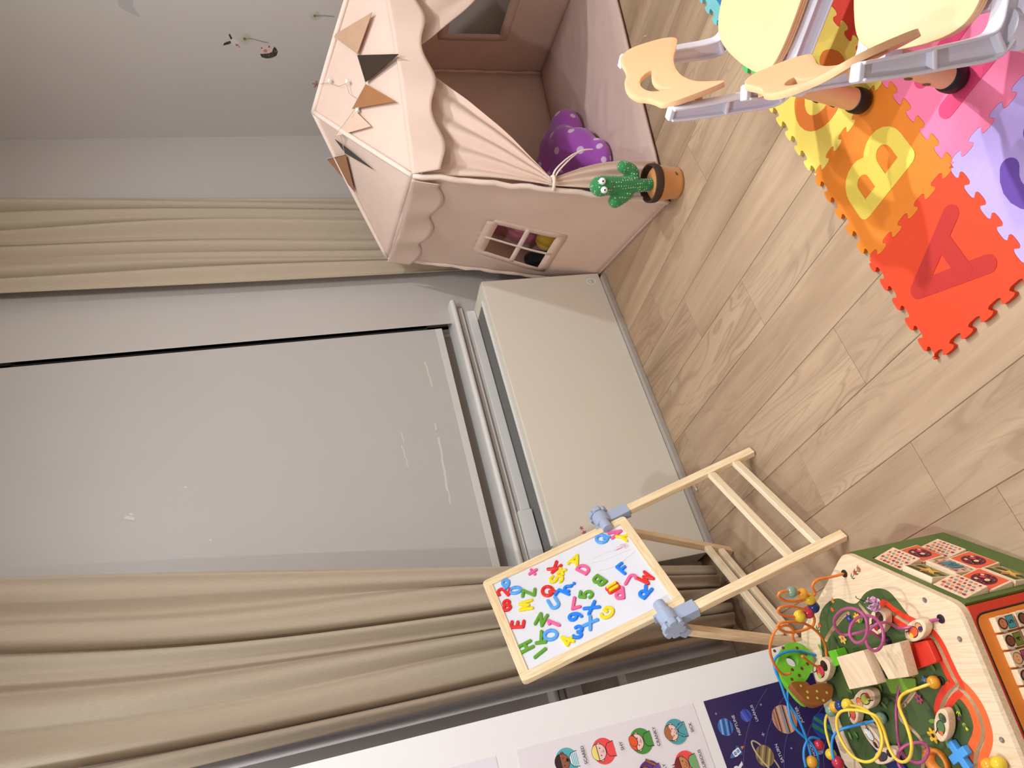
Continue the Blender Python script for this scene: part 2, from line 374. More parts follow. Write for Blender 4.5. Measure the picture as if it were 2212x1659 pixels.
# ------------------------------------------------------------------ room shell
YW = 2.645
def floor_material():
    m = bpy.data.materials.new('oak_planks'); m.use_nodes = True; nt = m.node_tree; N = nt.nodes; L = nt.links
    b = N['Principled BSDF']; b.inputs['Roughness'].default_value = .5; b.inputs['Specular IOR Level'].default_value = .35
    a = N.new('ShaderNodeAttribute'); a.attribute_name = 'grain'
    def noise_(sc, scale, det, dist=0):
        mp = N.new('ShaderNodeMapping'); mp.inputs['Scale'].default_value = sc; L.new(a.outputs['Vector'], mp.inputs[0])
        n = N.new('ShaderNodeTexNoise'); n.inputs['Scale'].default_value = scale; n.inputs['Detail'].default_value = det; n.inputs['Distortion'].default_value = dist
        L.new(mp.outputs[0], n.inputs['Vector']); return n
    broad = noise_((9, .9, 1), 1.3, 3, .4)
    ringsrc = noise_((8, 1.1, 1), .9, 2, .9)
    mul = N.new('ShaderNodeMath'); mul.operation = 'MULTIPLY'; mul.inputs[1].default_value = 85; L.new(ringsrc.outputs['Fac'], mul.inputs[0])
    sn = N.new('ShaderNodeMath'); sn.operation = 'SINE'; L.new(mul.outputs[0], sn.inputs[0])
    fine = noise_((160, 5, 1), 1.5, 5, .3)
    r1 = N.new('ShaderNodeValToRGB'); e = r1.color_ramp.elements; e[0].position = .3; e[0].color = rgba((160, 130, 103)); e[1].position = .7; e[1].color = rgba((190, 161, 131))
    L.new(broad.outputs['Fac'], r1.inputs[0])
    mr = N.new('ShaderNodeMapRange'); mr.inputs[1].default_value = .2; mr.inputs[2].default_value = 1; mr.inputs[3].default_value = 0; mr.inputs[4].default_value = .36; L.new(sn.outputs[0], mr.inputs[0])
    gate = noise_((5, .8, 1), 1.1, 2, .3)
    gm = N.new('ShaderNodeMapRange'); gm.inputs[1].default_value = .42; gm.inputs[2].default_value = .68; L.new(gate.outputs['Fac'], gm.inputs[0])
    gmul = N.new('ShaderNodeMath'); gmul.operation = 'MULTIPLY'; L.new(mr.outputs[0], gmul.inputs[0]); L.new(gm.outputs[0], gmul.inputs[1])
    m1 = N.new('ShaderNodeMixRGB'); m1.inputs[2].default_value = rgba((120, 92, 68)); L.new(gmul.outputs[0], m1.inputs[0]); L.new(r1.outputs[0], m1.inputs[1])
    fr = N.new('ShaderNodeMapRange'); fr.inputs[1].default_value = .55; fr.inputs[2].default_value = .85; fr.inputs[3].default_value = 0; fr.inputs[4].default_value = .35; L.new(fine.outputs['Fac'], fr.inputs[0])
    m2 = N.new('ShaderNodeMixRGB'); m2.inputs[2].default_value = rgba((118, 90, 66)); L.new(fr.outputs[0], m2.inputs[0]); L.new(m1.outputs[0], m2.inputs[1])
    t = N.new('ShaderNodeAttribute'); t.attribute_name = 'tone'
    hsv = N.new('ShaderNodeHueSaturation'); L.new(m2.outputs[0], hsv.inputs['Color']); L.new(t.outputs['Fac'], hsv.inputs['Value']); L.new(hsv.outputs[0], b.inputs['Base Color'])
    bp = N.new('ShaderNodeBump'); bp.inputs['Strength'].default_value = .12; bp.inputs['Distance'].default_value = .001; L.new(fine.outputs['Fac'], bp.inputs['Height']); L.new(bp.outputs[0], b.inputs['Normal'])
    return m

def build_floor():
    bm = bmesh.new(); gl = bm.verts.layers.float_vector.new('grain'); tl = bm.verts.layers.float.new('tone')
    rnd = random.Random(3); Lp = 1.25; known = {0: 1.3755, 1: 1.765, 3: 2.308, 4: 1.6425, 5: 1.962, 7: 1.567}
    x0, y0, x1, y1 = -1.7, -1.7, 3.30, 2.80; g = .0006
    for k in range(-12, 17):
        xa = .3496 + .18655 * k; xb = xa + .18655; e = known.get(k, rnd.random() * Lp)
        n0 = floor((y0 - e) / Lp); y = e + n0 * Lp
        while y < y1:
            a, b = max(xa, x0) + g, min(xb, x1) - g; c, d = max(y, y0) + g, min(y + Lp, y1) - g
            if b > a and d > c:
                off = V((rnd.random() * 40, rnd.random() * 40, rnd.random() * 9)); tn = .93 + rnd.random() * .14
                ch = .0012
                vs = [bm.verts.new(p) for p in ((a, c, -ch), (b, c, -ch), (b, d, -ch), (a, d, -ch), (a + ch, c + ch, 0), (b - ch, c + ch, 0), (b - ch, d - ch, 0), (a + ch, d - ch, 0))]
                for v in vs: v[gl] = v.co + off; v[tl] = tn
                for f in ((4, 5, 6, 7), (0, 1, 5, 4), (1, 2, 6, 5), (2, 3, 7, 6), (3, 0, 4, 7)): bm.faces.new([vs[i] for i in f])
            y += Lp
    vs = [bm.verts.new((x, y, -.0015)) for x, y in ((x0, y0), (x1, y0), (x1, y1), (x0, y1))]
    for v in vs: v[tl] = .35
    bm.faces.new(vs)
    vs = [bm.verts.new((x, y, -.06)) for x, y in ((x0, y0), (x1, y0), (x1, y1), (x0, y1))]
    bm.faces.new(vs[::-1])
    struct('floor', bm, floor_material(), recalc=False)
build_floor()

def rect_struct(name, a, b, m, **k):
    bm = bmesh.new(); box(bm, a, b); return struct(name, bm, m, **k)
HC = 2.62
rect_struct('ceiling', (-1.7, -1.7, HC), (3.30, 2.80, HC + .05), mat('ceiling_paint', (232, 226, 218), .8))
rect_struct('wall_left', (-1.76, -1.7, -.06), (-1.70, 2.80, HC + .05), WALL)
rect_struct('wall_rear', (-1.76, -1.76, -.06), (3.30, -1.70, HC + .05), WALL)
rect_struct('wall_right', (3.235, -1.7, -.06), (3.30, 2.80, HC + .05), WALL)
bm = bmesh.new()
prism(bm, [(1.95, YW), (3.235, YW), (3.235, 2.80), (2.13, 2.80)], (0, 0, 0), (1, 0, 0), (0, 1, 0), 0, HC)   # splayed reveal on the right of the window
box(bm, (-1.7, YW, -.05), (1.95, 2.80, .668)); box(bm, (1.95, 2.80, 0), (2.2, 2.84, HC))
box(bm, (-1.7, YW, .668), (.40, 2.80, HC))
struct('wall_window', bm, WALL)

# window unit behind the blind
bm = bmesh.new()
FRM = mat('window_frame_paint', (150, 140, 130), .5)
box(bm, (1.97, 2.715, .70), (1.987, 2.745, HC)); box(bm, (.40, 2.715, .70), (2.12, 2.75, .80)); box(bm, (.40, 2.715, 2.47), (2.12, 2.75, HC)); box(bm, (2.09, 2.715, .8), (2.12, 2.75, 2.47))
box(bm, (1.10, 2.715, .8), (1.16, 2.75, 2.47)); box(bm, (.40, 2.715, .8), (.46, 2.75, 2.47))
win = struct('window_1', bm, FRM)
bm = bmesh.new(); box(bm, (.44, 2.752, .78), (2.11, 2.757, 2.50))
gl = obj('pane', bm, mat('night_glass', (6, 8, 12), .05, spec=.5), win)
bm = bmesh.new(); box(bm, (.4, 2.80, .6), (2.13, 2.82, HC)); struct('night_backing', bm, mat('night_dark', (5, 6, 10), .9))  # near-black sheet behind the glass, its colour stands in for night darkness

# sill with rounded nose and the two trunking bands under it
bm = bmesh.new()
prof = [(2.76, .704), (2.615, .697)] + [(2.606 + .012 * cos(a), .684 + .0125 * sin(a)) for a in [radians(90 + i * 22.5) for i in range(9)]] + [(2.62, .669), (2.76, .669)]
prism(bm, [(y, z) for y, z in prof], (.12, 0, 0), (0, 1, 0), (0, 0, 1), 0, 2.045 - .12)
struct('trim_1', bm, WHITE_TRIM, bevel=.002)
rect_struct('trim_2', (.12, 2.630, .640), (2.022, YW, .661), WHITE_TRIM, bevel=.002)
rect_struct('trim_3', (.12, 2.626, .582), (2.000, YW, .622), WHITE_TRIM, bevel=.003)
rect_struct('trim_5', (.12, 2.606, .584), (1.0, 2.628, .640), WHITE_TRIM, bevel=.002)
rect_struct('baseboard_back', (-1.7, 2.555, 0), (.66, YW, .44), mat('cream_panel', (214, 204, 186), .5), bevel=.003)
rect_struct('baseboard_right', (3.222, -1.7, 0), (3.235, YW, .07), WHITE_TRIM, bevel=.002)

# roller blind
t = thing('roller_blind', 'grey roller blind pulled down over the window above the sill, with pale scuffs and spots', 'blind', (1.2, 2.66, .748))
BL = mat('blind_cloth', (193, 186, 180), .42, .012, 3, .03, 600, .35)
bm = bmesh.new(); box(bm, (.46, 2.657, .776), (1.935, 2.6595, HC - .002)); obj('blind_cloth', bm, BL, t)
bm = bmesh.new(); box(bm, (.46, 2.6545, .748), (1.935, 2.662, .778)); obj('bottom_bar', bm, mat('blind_bar', (214, 208, 200), .45), t, bevel=.002)
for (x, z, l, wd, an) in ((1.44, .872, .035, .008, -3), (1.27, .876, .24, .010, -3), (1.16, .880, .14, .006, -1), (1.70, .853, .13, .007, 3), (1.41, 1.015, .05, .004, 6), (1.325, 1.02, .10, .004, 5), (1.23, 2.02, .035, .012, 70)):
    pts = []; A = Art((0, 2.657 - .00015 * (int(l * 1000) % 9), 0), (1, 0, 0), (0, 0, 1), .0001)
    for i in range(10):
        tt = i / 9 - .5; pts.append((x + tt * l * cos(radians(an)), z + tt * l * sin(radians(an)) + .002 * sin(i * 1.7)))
    A.line(pts, wd, (214, 208, 200)); A.make('pale_mark', t, .5)  # scuff streaks low on the cloth, one pale smear higher up
for (x, z, r) in ((1.322, 1.834, .006), (1.10, 1.757, .005), (1.245, 2.015, .007)): A = Art((0, 2.657, 0), (1, 0, 0), (0, 0, 1), .0001); A.disc(x, z, r, (214, 208, 200), r * .6, .9, 14); A.make('pale_mark', t, .5)  # small ovals slightly paler than the cloth

# ------------------------------------------------------------------ fan coil / heater cabinet under the window
HX0, HX1, HY, HZ0, HZ1 = .655, 2.012, 2.44, .022, .581
t = thing('heater_cabinet', 'long cream metal heater cabinet with dark slotted grille under the window sill', 'heater', ((HX0 + HX1) / 2, HY, 0))
CREAM = mat('cream_enamel', (226, 217, 200), .5, .008, 3)
bm = bmesh.new(); box(bm, (HX0, HY, HZ0), (HX1, HY + .012, HZ1 - .002)); obj('front_panel', bm, CREAM, t, bevel=.003)
GY0, GY1, GX0, GX1 = 2.503, 2.636, .80, 1.945
bm = bmesh.new()
for a, b in (((HX0, HY + .0125, HZ1 - .015), (HX1, HY + .05, HZ1)), ((HX0, HY + .05, HZ1 - .015), (GX0, YW - .002, HZ1)), ((GX1, HY + .05, HZ1 - .015), (HX1, YW - .002, HZ1)), ((GX0, GY1, HZ1 - .015), (GX1, YW - .002, HZ1))): box(bm, a, b)
obj('top_panel', bm, CREAM, t)
for xa in (HX0 + .002, HX1 - .014):
    bm = bmesh.new(); box(bm, (xa, HY + .013, HZ0), (xa + .012, YW - .002, HZ1 - .016)); obj('end_panel', bm, CREAM, t)
bm = bmesh.new(); box(bm, (GX0, GY0 - .013, HZ1 - .012), (GX1, GY0, HZ1 + .006)); obj('grille_lip', bm, WHITE_TRIM, t, bevel=.002)
bm = bmesh.new(); box(bm, (GX0, GY0, HZ1 - .06), (GX1, GY1, HZ1 - .058)); obj('grille_tray', bm, mat('grille_dark', (22, 21, 22), .6), t)
bm = bmesh.new(); n = 15
for i in range(n):
    y = GY0 + .004 + (GY1 - GY0 - .008) * (i + .5) / n; box(bm, (GX0, y - .0009, HZ1 - .012), (GX1, y + .0009, HZ1 - .003))
obj('grille', bm, mat('grille_bars', (150, 146, 142), .45, metal=.3), t)
bm = bmesh.new(); box(bm, (HX0, HY - .022, .001), (HX1 - .03, HY + .01, .021)); obj('plinth', bm, mat('plinth_grey', (176, 166, 156), .5), t, bevel=.001)
A = Art((1.966, HY, .070), (1, 0, 0), (0, 0, 1))
A.disc(0, 0, .020, (238, 236, 228), .026); A.line([(-.011 + .022 * i / 12, .004 + .010 * sin(pi * i / 12)) for i in range(13)], .0018, (120, 128, 140))
A.line([(-.013, -.003), (.013, -.003)], .0030, (70, 130, 130)); A.line([(-.010, -.009), (.010, -.009)], .0022, (70, 130, 130))
A.make('maker_badge', t)

def star_pts(r, r2=None, n=5, rot=pi / 2):
    r2 = r2 or r * .42; return [((r if i % 2 == 0 else r2) * cos(rot + pi * i / n), (r if i % 2 == 0 else r2) * sin(rot + pi * i / n)) for i in range(2 * n)]
for nm, x, z, r in (('upper, smaller red star sticker on the cream heater front beside the whiteboard', .830, .474, .0105), ('lower, larger red star sticker on the cream heater front beside the whiteboard', .811, .4685, .0125)):
    A = Art((x, HY, z), (1, 0, 0), (0, 0, 1)); A.poly(star_pts(r), (196, 96, 98)); tag(A.make('star_sticker', None), nm, 'sticker', 'star stickers on the heater')

# ------------------------------------------------------------------ curtains
def curtain(name, label, x_top, x_bot, ytop, ybot, ztop, zbot, nf, amp, seed, m, lean=None, t=None):
    rnd = random.Random(seed); ph = [rnd.random() * 6 for _ in range(8)]
    def f(u, v):
        z = ztop + (zbot - ztop) * v; xa = x_top[0] + (x_bot[0] - x_top[0]) * v; xb = x_top[1] + (x_bot[1] - x_top[1]) * v
        uu = u + .035 * sin(2 * pi * (v * 1.1 + ph[0])) * sin(pi * u) + .02 * sin(2 * pi * (2 * u + v * .7) + ph[1])
        y = ytop + (ybot - ytop) * (min(1, v * 1.25) if lean else v)
        s = 2 * pi * nf * uu + ph[2]; k = .75 + .35 * sin(3.1 * v + 9 * u + ph[3])
        d = sin(s + .5 * sin(s)) * amp * k + .35 * amp * sin(1.7 * s + ph[4] + 2 * v)
        return V((xa + (xb - xa) * u + .25 * amp * cos(s), y + d, z + .004 * sin(s)))
    return obj(name, grid(f, 150, 40), m, t, smooth=True, solid=.002)
t = thing('curtain', 'beige linen curtain hanging in the corner right of the window behind the play tent', 'curtain', (2.5, 2.56, .03), group='beige curtains')
curtain('curtain_panel', '', (2.245, 2.79), (2.19, 2.66), 2.572, 2.572, HC - .005, .03, 6.0, .030, 4, CURTAIN, t=t)
t = thing('curtain', 'beige linen curtain drawn to the left of the window behind the whiteboard easel', 'curtain', (.5, 2.42, .05), group='beige curtains')
curtain('curtain_panel', '', (.365, 1.085), (.345, .60), 2.55, 2.395, HC - .005, .055, 5.6, .028, 12, CURTAIN, lean=True, t=t)
curtain('lining', '', (.335, .62), (.31, .46), 2.59, 2.455, HC - .005, .085, 2.6, .02, 5, LINING, lean=True, t=t)

# ------------------------------------------------------------------ wall decals on the right wall (u runs towards the viewer's right, i.e. -Y)
def decal(y, z): return Art((3.235, y, z), (0, -1, 0), (0, 0, 1))
def dandelion(A, r, stem, pts):
    A.disc(0, 0, r, (190, 184, 164))
    for i in range(26):
        a = 2 * pi * i / 26; A.line([(r * .2 * cos(a), r * .2 * sin(a)), (r * (.9 + .1 * (i % 2)) * cos(a), r * (.9 + .1 * (i % 2)) * sin(a))], .0008, (205, 200, 182))
        A.disc(r * cos(a), r * sin(a), .002, (196, 190, 172), n=8)
    for i in range(7): a = 2 * pi * i / 7 + .3; A.line([(0, 0), (r * .32 * cos(a), r * .32 * sin(a))], .0022, (96, 90, 58))
    A.line(pts, .0028, (128, 122, 92))
A = decal(2.105, 1.452); dandelion(A, .026, 0, [(.0, 0), (.002, -.03), (-.010, -.07), (-.016, -.10)]); tag(A.make('wall_decal', None, .7), 'dandelion clock wall sticker between the bird and the hedgehog stickers', 'wall sticker', 'nature wall stickers')
A = decal(1.985, 1.141); dandelion(A, .020, 0, [(0, 0), (.001, -.025), (.002, -.05), (-.001, -.085)]); tag(A.make('wall_decal', None, .7), 'dandelion clock wall sticker standing alone near the play tent roof', 'wall sticker', 'nature wall stickers')
A = decal(2.128, 1.502)
A.poly([(-.012, -.018), (.006, -.022), (.018, -.008), (.016, .012), (.004, .016), (-.010, .006)], (206, 198, 194)); A.poly([(-.016, -.022), (-.006, -.020), (-.004, -.006), (-.014, -.008)], (196, 120, 96))
A.poly([(.016, .010), (.040, .016), (.044, .010), (.022, .002)], (44, 38, 40)); A.poly([(-.002, .010), (-.006, .042), (.002, .034), (.010, .012)], (60, 52, 54)); A.poly([(-.004, .012), (-.014, .046), (-.001, .040)], (40, 34, 36)); A.disc(-.012, -.012, .002, (30, 26, 26), n=10); A.poly([(-.018, -.020), (-.024, -.024), (-.016, -.024)], (60, 40, 36))
tag(A.make('wall_decal', None, .7), 'small fluttering bird wall sticker, topmost beside the dandelion', 'wall sticker', 'nature wall stickers')
A = decal(2.163, 1.357)
body = [(-.034 + 0, .030), (-.040, .012), (-.038, -.012), (-.026, -.036), (-.004, -.044), (.016, -.036), (.010, -.024), (-.006, -.018), (-.014, -.004), (-.016, .016), (-.018, .036)]
A.poly([(.016, .036), (.022, .010), (.012, -.026), (-.006, -.024), (-.020, .0), (-.022, .034), (-.004, .040)], (214, 184, 172)); A.poly(body, (58, 48, 44))
rn = random.Random(5)
for i in range(60):
    k = rn.random(); x = -.036 + .040 * rn.random(); z = -.038 + .066 * rn.random()
    if inside((x, z), body): A.line([(x, z), (x - .005, z - .003)], .001, (150, 134, 122))
A.disc(.0, .012, .008, (176, 130, 124)); A.disc(.014, .026, .003, (40, 32, 32), n=10); A.line([(.016, -.006), (.026, -.008)], .004, (70, 52, 48)); A.line([(.012, -.026), (.020, -.032)], .004, (70, 52, 48))
tag(A.make('wall_decal', None, .7), 'curled dark brown hedgehog wall sticker below the dandelion', 'wall sticker', 'nature wall stickers')
A = decal(2.34, 1.145)
for i in range(5): a = 2 * pi * i / 5; A.disc(.011 * cos(a), .011 * sin(a), .011, (186, 130, 122), .005, a)
A.disc(0, 0, .004, (150, 84, 80))
tag(A.make('wall_decal', None, .7), 'tiny pink flower wall sticker at the edge of the play tent roof', 'wall sticker', 'nature wall stickers')
A = decal(1.965, 1.90)
pp = [(.05, .036), (.02, .033), (-.004, .034), (-.020, .022), (-.034, 0), (-.046, -.02), (-.052, -.034), (-.04, -.036), (-.018, -.024), (.0, -.020), (.012, -.026), (.03, -.02), (.05, -.016)]
A.poly([(p.x, p.y) for p in catmull([(a, b, 0) for a, b in pp], 4, True)], (176, 172, 170))
tag(A.make('wall_decal', None, .7), 'pale grey feather shaped wall sticker high on the right wall', 'wall sticker', 'nature wall stickers')

# ------------------------------------------------------------------ white cupboard with the two posters
bm = bmesh.new()
WHITE = mat('white_laminate', (246, 241, 238), .35, .004, 2)
t = thing('cupboard', 'tall glossy white cupboard side with paper posters stuck on it', 'cupboard', (-.55, 1.94, 0))
box(bm, (-1.30, 1.82, 0), (.2085, 2.08, 2.25)); obj('carcass', bm, WHITE, t, bevel=.001)
bm = bmesh.new(); box(bm, (-1.30, 1.80, .002), (.2095, 1.819, 2.248)); obj('side_panel', bm, WHITE, t, bevel=.0008)

YP = 1.80
def poster(name, label, x0, x1, z0, z1, c, group='posters on the white cupboard'):
    t = thing(name, label, 'poster', ((x0 + x1) / 2, YP - .0006, z0), group=group)
    bm = bmesh.new(); box(bm, (x0, YP - .0010, z0), (x1, YP - .0003, z1)); obj('sheet', bm, mat('paper_%d_%d_%d' % c, c, .35, .006, 6), t)
    return t, Art((0, YP - .0010, 0), (1, 0, 0), (0, 0, 1), .00012)
K = (28, 24, 26)
def kid(A, x, z, bg, skin, hair, shirt, style):
    r = .0275; A.disc(x, z, r, bg)
    A.poly([(x - .017, z - .027), (x - .014, z - .011), (x - .006, z - .006), (x + .006, z - .006), (x + .014, z - .011), (x + .017, z - .027)], K)
    A.poly([(x - .0155, z - .027), (x - .013, z - .012), (x - .006, z - .0075), (x + .006, z - .0075), (x + .013, z - .012), (x + .0155, z - .027)], shirt)
    for s in (-1, 1): A.disc(x + s * .0165, z + .008, .0045, K, n=14); A.disc(x + s * .0165, z + .008, .0034, skin, n=14)
    A.disc(x, z + .011, .0180, K, .0168); A.disc(x, z + .011, .0168, skin, .0156)
    A.disc(x, z + .0125, .0180, K, .0172, a0=radians(5), a1=radians(175)); A.disc(x, z + .0135, .0165, hair, .0155, a0=radians(8), a1=radians(172))
    if style == 'fringe': A.poly([(x - .016, z + .016), (x - .010, z + .010), (x - .003, z + .015), (x + .004, z + .010), (x + .016, z + .016)], hair)
    if style == 'side': A.disc(x + .004, z + .019, .013, K, .010, .5); A.disc(x + .004, z + .0195, .012, hair, .009, .5)
    if style == 'knot':
        for s in (-.005, 0, .005): A.poly([(x + s - .002, z + .027), (x + s, z + .038), (x + s + .002, z + .027)], hair)
    for s in (-1, 1): A.disc(x + s * .0075, z + .008, .0014, K, n=10)
    A.line([(x - .002, z + .005), (x + .001, z + .004)], .0008, K)
    if style == 'side': A.line([(x - .004, z + .001), (x + .004, z + .001)], .001, K)
    elif style == 'bowl': A.line([(x - .003, z + .001), (x, z), (x + .003, z + .001)], .001, K)
    elif style == 'dark': A.disc(x + .002, z - .001, .004, K, .003, n=14)
    else: A.line([(x - .006, z + .002), (x, z - .001), (x + .006, z + .002)], .001, K)
t, A = poster('feelings_poster', 'white feelings poster with cartoon faces in coloured circles on the cupboard', -.30, .1325, .583, 1.031, (240, 230, 233))
SK1 = (250, 205, 196); SK2 = (158, 92, 66); SK3 = (206, 138, 88)
kid(A, .0842, .9226, (92, 178, 186), SK2, (58, 34, 36), (236, 244, 246), 'dark')
for i in range(4): A.line([(.0842 - .013, .9226 - .012 - i * .004), (.0842 + .013, .9226 - .012 - i * .004)], .0016, (92, 178, 186))
kid(A, .0844, .8332, (246, 82, 84), SK1, (246, 226, 128), (246, 82, 84), 'bowl')
kid(A, .0840, .7386, (76, 148, 64), SK1, (242, 92, 48), (76, 148, 64), 'side')
kid(A, .0839, .6486, (88, 164, 172), SK1, (176, 112, 68), (88, 164, 172), 'fringe')
A.line([(.0839 - .014, .630), (.0839 - .003, .6475)], .006, K); A.line([(.0839 - .014, .630), (.0839 - .003, .6475)], .0045, (88, 164, 172)); A.line([(.0839 + .014, .628), (.0839 + .004, .6475)], .006, K); A.line([(.0839 + .014, .628), (.0839 + .004, .6475)], .0045, (88, 164, 172))
kid(A, .0141, .6487, (246, 82, 84), SK3, (132, 40, 40), (124, 176, 116), 'knot')
kid(A, .0150, .7409, (98, 54, 138), SK2, (62, 38, 36), (120, 76, 160), 'knot')
A.line([(.028, .722), (.044, .722 + .022)], .007, K); A.line([(.028, .722), (.0435, .7435)], .0055, SK2)
kid(A, .0145, .8340, (76, 148, 64), SK3, (70, 44, 36), (240, 200, 90), 'bowl')
kid(A, .0145, .9226, (246, 176, 66), SK1, (120, 70, 40), (90, 140, 200), 'fringe')
for s, x, z in (('SCARED', .0871, .8820), ('SHY', .0849, .7895), ('CRANKY', .0849, .7010), ('SICK', .0840, .6093), ('CURIOUS', .0129, .6097), ('SILLY', .0150, .7043)):
    A.text(s, x, z, .0075, (52, 46, 50), 0, .012)
A.text('FEELINGS', -.03, .997, .034, (60, 44, 78), 0, .055); A.text('FEELINGS', -.03, .997, .032, (122, 84, 150), 0, .03)
A.make('artwork', t)
t, A = poster('upper_poster', 'plain white poster edge just above the feelings poster', -.30, .1317, 1.079, 1.50, (240, 230, 236))
bm = None; A.line([(-.2, 1.3), (0, 1.3)], .004, (200, 170, 200)); A.make('artwork', t)
NAVY = (50, 38, 88)
t, A = poster('space_poster', 'dark blue solar system poster with planets and a rocket on the cupboard', -.30, .131, .11, .554, NAVY)
for R_ in (.25, .31, .37, .43, .49):
    A.line([(-.11 + R_ * .62 * sin(a), .10 + R_ * cos(a) * .88) for a in [radians(-40 + 5 * i) for i in range(21)] if -.11 + R_ * .62 * sin(a) < .125], .0009, (120, 104, 158))
def planet(x, z, r, base, bands, rot):
    A.disc(x, z, r, base)
    for o_, wd, c in bands:
        hw = r * sqrt(max(0, 1 - o_ * o_)) * .97
        A.line([(x + cos(rot) * s * hw - sin(rot) * o_ * r, z + sin(rot) * s * hw + cos(rot) * o_ * r) for s in (-1, -.5, 0, .5, 1)], wd * r, c)
planet(.0652, .5220, .0195, (64, 116, 186), [(.5, .22, (140, 180, 226)), (.15, .15, (38, 74, 140)), (-.2, .18, (120, 164, 216)), (-.55, .2, (36, 40, 98))], -.2)
planet(.0775, .4597, .0145, (68, 84, 176), [(.4, .3, (92, 108, 196)), (-.4, .3, (52, 62, 148))], .3)
planet(.0475, .3645, .0325, (206, 148, 124), [(.75, .14, (170, 110, 92)), (.5, .1, (96, 60, 56)), (.28, .16, (226, 176, 156)), (.05, .1, (112, 158, 182)), (-.12, .1, (84, 52, 50)), (-.35, .14, (230, 182, 166)), (-.6, .12, (112, 66, 58)), (-.8, .12, (180, 120, 100))], -.12)
planet(.0097, .2710, .0300, (44, 70, 150), [(.4, .35, (52, 128, 96)), (-.2, .3, (60, 140, 90))], .8)
A.line([(-.020 + .046 * cos(a) * cos(.45) - .013 * sin(a) * sin(.45), .4495 + .046 * cos(a) * sin(.45) + .013 * sin(a) * cos(.45)) for a in [radians(i * 10) for i in range(18, 37)]], .0036, (196, 172, 132))
planet(-.0150, .4511, .0235, (150, 122, 84), [(.6, .2, (112, 88, 62)), (.25, .14, (190, 166, 112)), (-.1, .18, (104, 80, 58)), (-.45, .16, (196, 178, 110)), (-.7, .14, (120, 96, 66))], -.55)
A.line([(-.020 + .046 * cos(a) * cos(.45) - .013 * sin(a) * sin(.45), .4495 + .046 * cos(a) * sin(.45) + .013 * sin(a) * cos(.45)) for a in [radians(i * 10) for i in range(0, 19)]], .0036, (214, 190, 148))
planet(-.0331, .3079, .0125, (134, 146, 182), [(.4, .3, (104, 116, 156)), (-.4, .25, (96, 106, 148))], .5)
x, z = .0076, .5188; ca, sa = cos(radians(20)), sin(radians(20))
def rk(pts, c): A.poly([(x + ca * a - sa * b, z + sa * a + ca * b) for a, b in pts], c)
rk([(-.012, -.010), (-.006, -.002), (-.006, -.016)], (56, 92, 158)); rk([(.012, -.010), (.006, -.002), (.006, -.016)], (56, 92, 158))
rk([(-.004, -.017), (0, -.027), (.004, -.017)], (236, 122, 72)); rk([(-.004, -.012), (.004, -.012), (.005, -.018), (-.005, -.018)], (48, 72, 130))
rk([(-.007, .004), (-.006, -.012), (.006, -.012), (.007, .004), (.004, .014), (-.004, .014)], (236, 238, 246)); rk([(-.0055, .009), (.0055, .009), (.003, .017), (0, .021), (-.003, .017)], (86, 120, 184))
A.disc(x - sa * .003, z + ca * .003, .0036, (40, 70, 130), n=16); A.disc(x - sa * .003, z + ca * .003, .0024, (140, 176, 226), n=16); A.disc(x + sa * .006, z - ca * .006, .0036, (40, 70, 130), n=16); A.disc(x + sa * .006, z - ca * .006, .0024, (140, 176, 226), n=16)
for s, a, b, h in (('NEPTUNE', .0630, .4936, .0075), ('URANUS', .0774, .4368, .0070), ('JUPITER', .0480, .3215, .0078), ('SATURN', -.0185, .4127, .0078), ('MOON', -.0304, .3254, .0065)): A.text(s, a, b, h, (214, 208, 228), 0, .012)
A.text('SOLAR', -.068, .527, .026, (236, 232, 244), 0, .04)
for a, b, r in ((.0979, .5344, .004), (.0914, .4114, .004), (.0286, .4353, .006), (-.0155, .3776, .004), (.0640, .2947, .004)): A.poly([(a + p, b + q) for p, q in star_pts(r, r * .35, 4)], (168, 150, 206))
A.make('artwork', t)

# ------------------------------------------------------------------ foam alphabet mat
PT = .3038; MX0, MY1, MT = .648, 1.182, .012
FOAM = {}
def foam(c): return mat('foam_%d_%d_%d' % c, c, .62, .02, 60, .25, 260, .35)
def edge_profile(n=10):
    """points along a unit edge with alternating dovetail knobs, offsets in metres"""
    pts = [(0, 0)]; s = 1 / n
    for i in range(n):
        a = i * s; d = .0100 * (1 if i % 2 else -1); lo = .16 if i == 0 else -.10; hi = .84 if i == n - 1 else 1.10
        if i == 0: pts.append((a + s * .22, 0))
        pts += [(a + s * (lo + .10), d * .10), (a + s * (lo + .02), d * .27), (a + s * lo, d * .48), (a + s * (lo + .04), d * .70), (a + s * (lo + .14), d * .88), (a + s * (lo + .28), d * .97), (a + s * .5, d), (a + s * (hi - .28), d * .97), (a + s * (hi - .14), d * .88), (a + s * (hi - .04), d * .70), (a + s * hi, d * .48), (a + s * (hi - .02), d * .27), (a + s * (hi - .10), d * .10)]
        if i == n - 1: pts.append((a + s * .78, 0))
    return pts
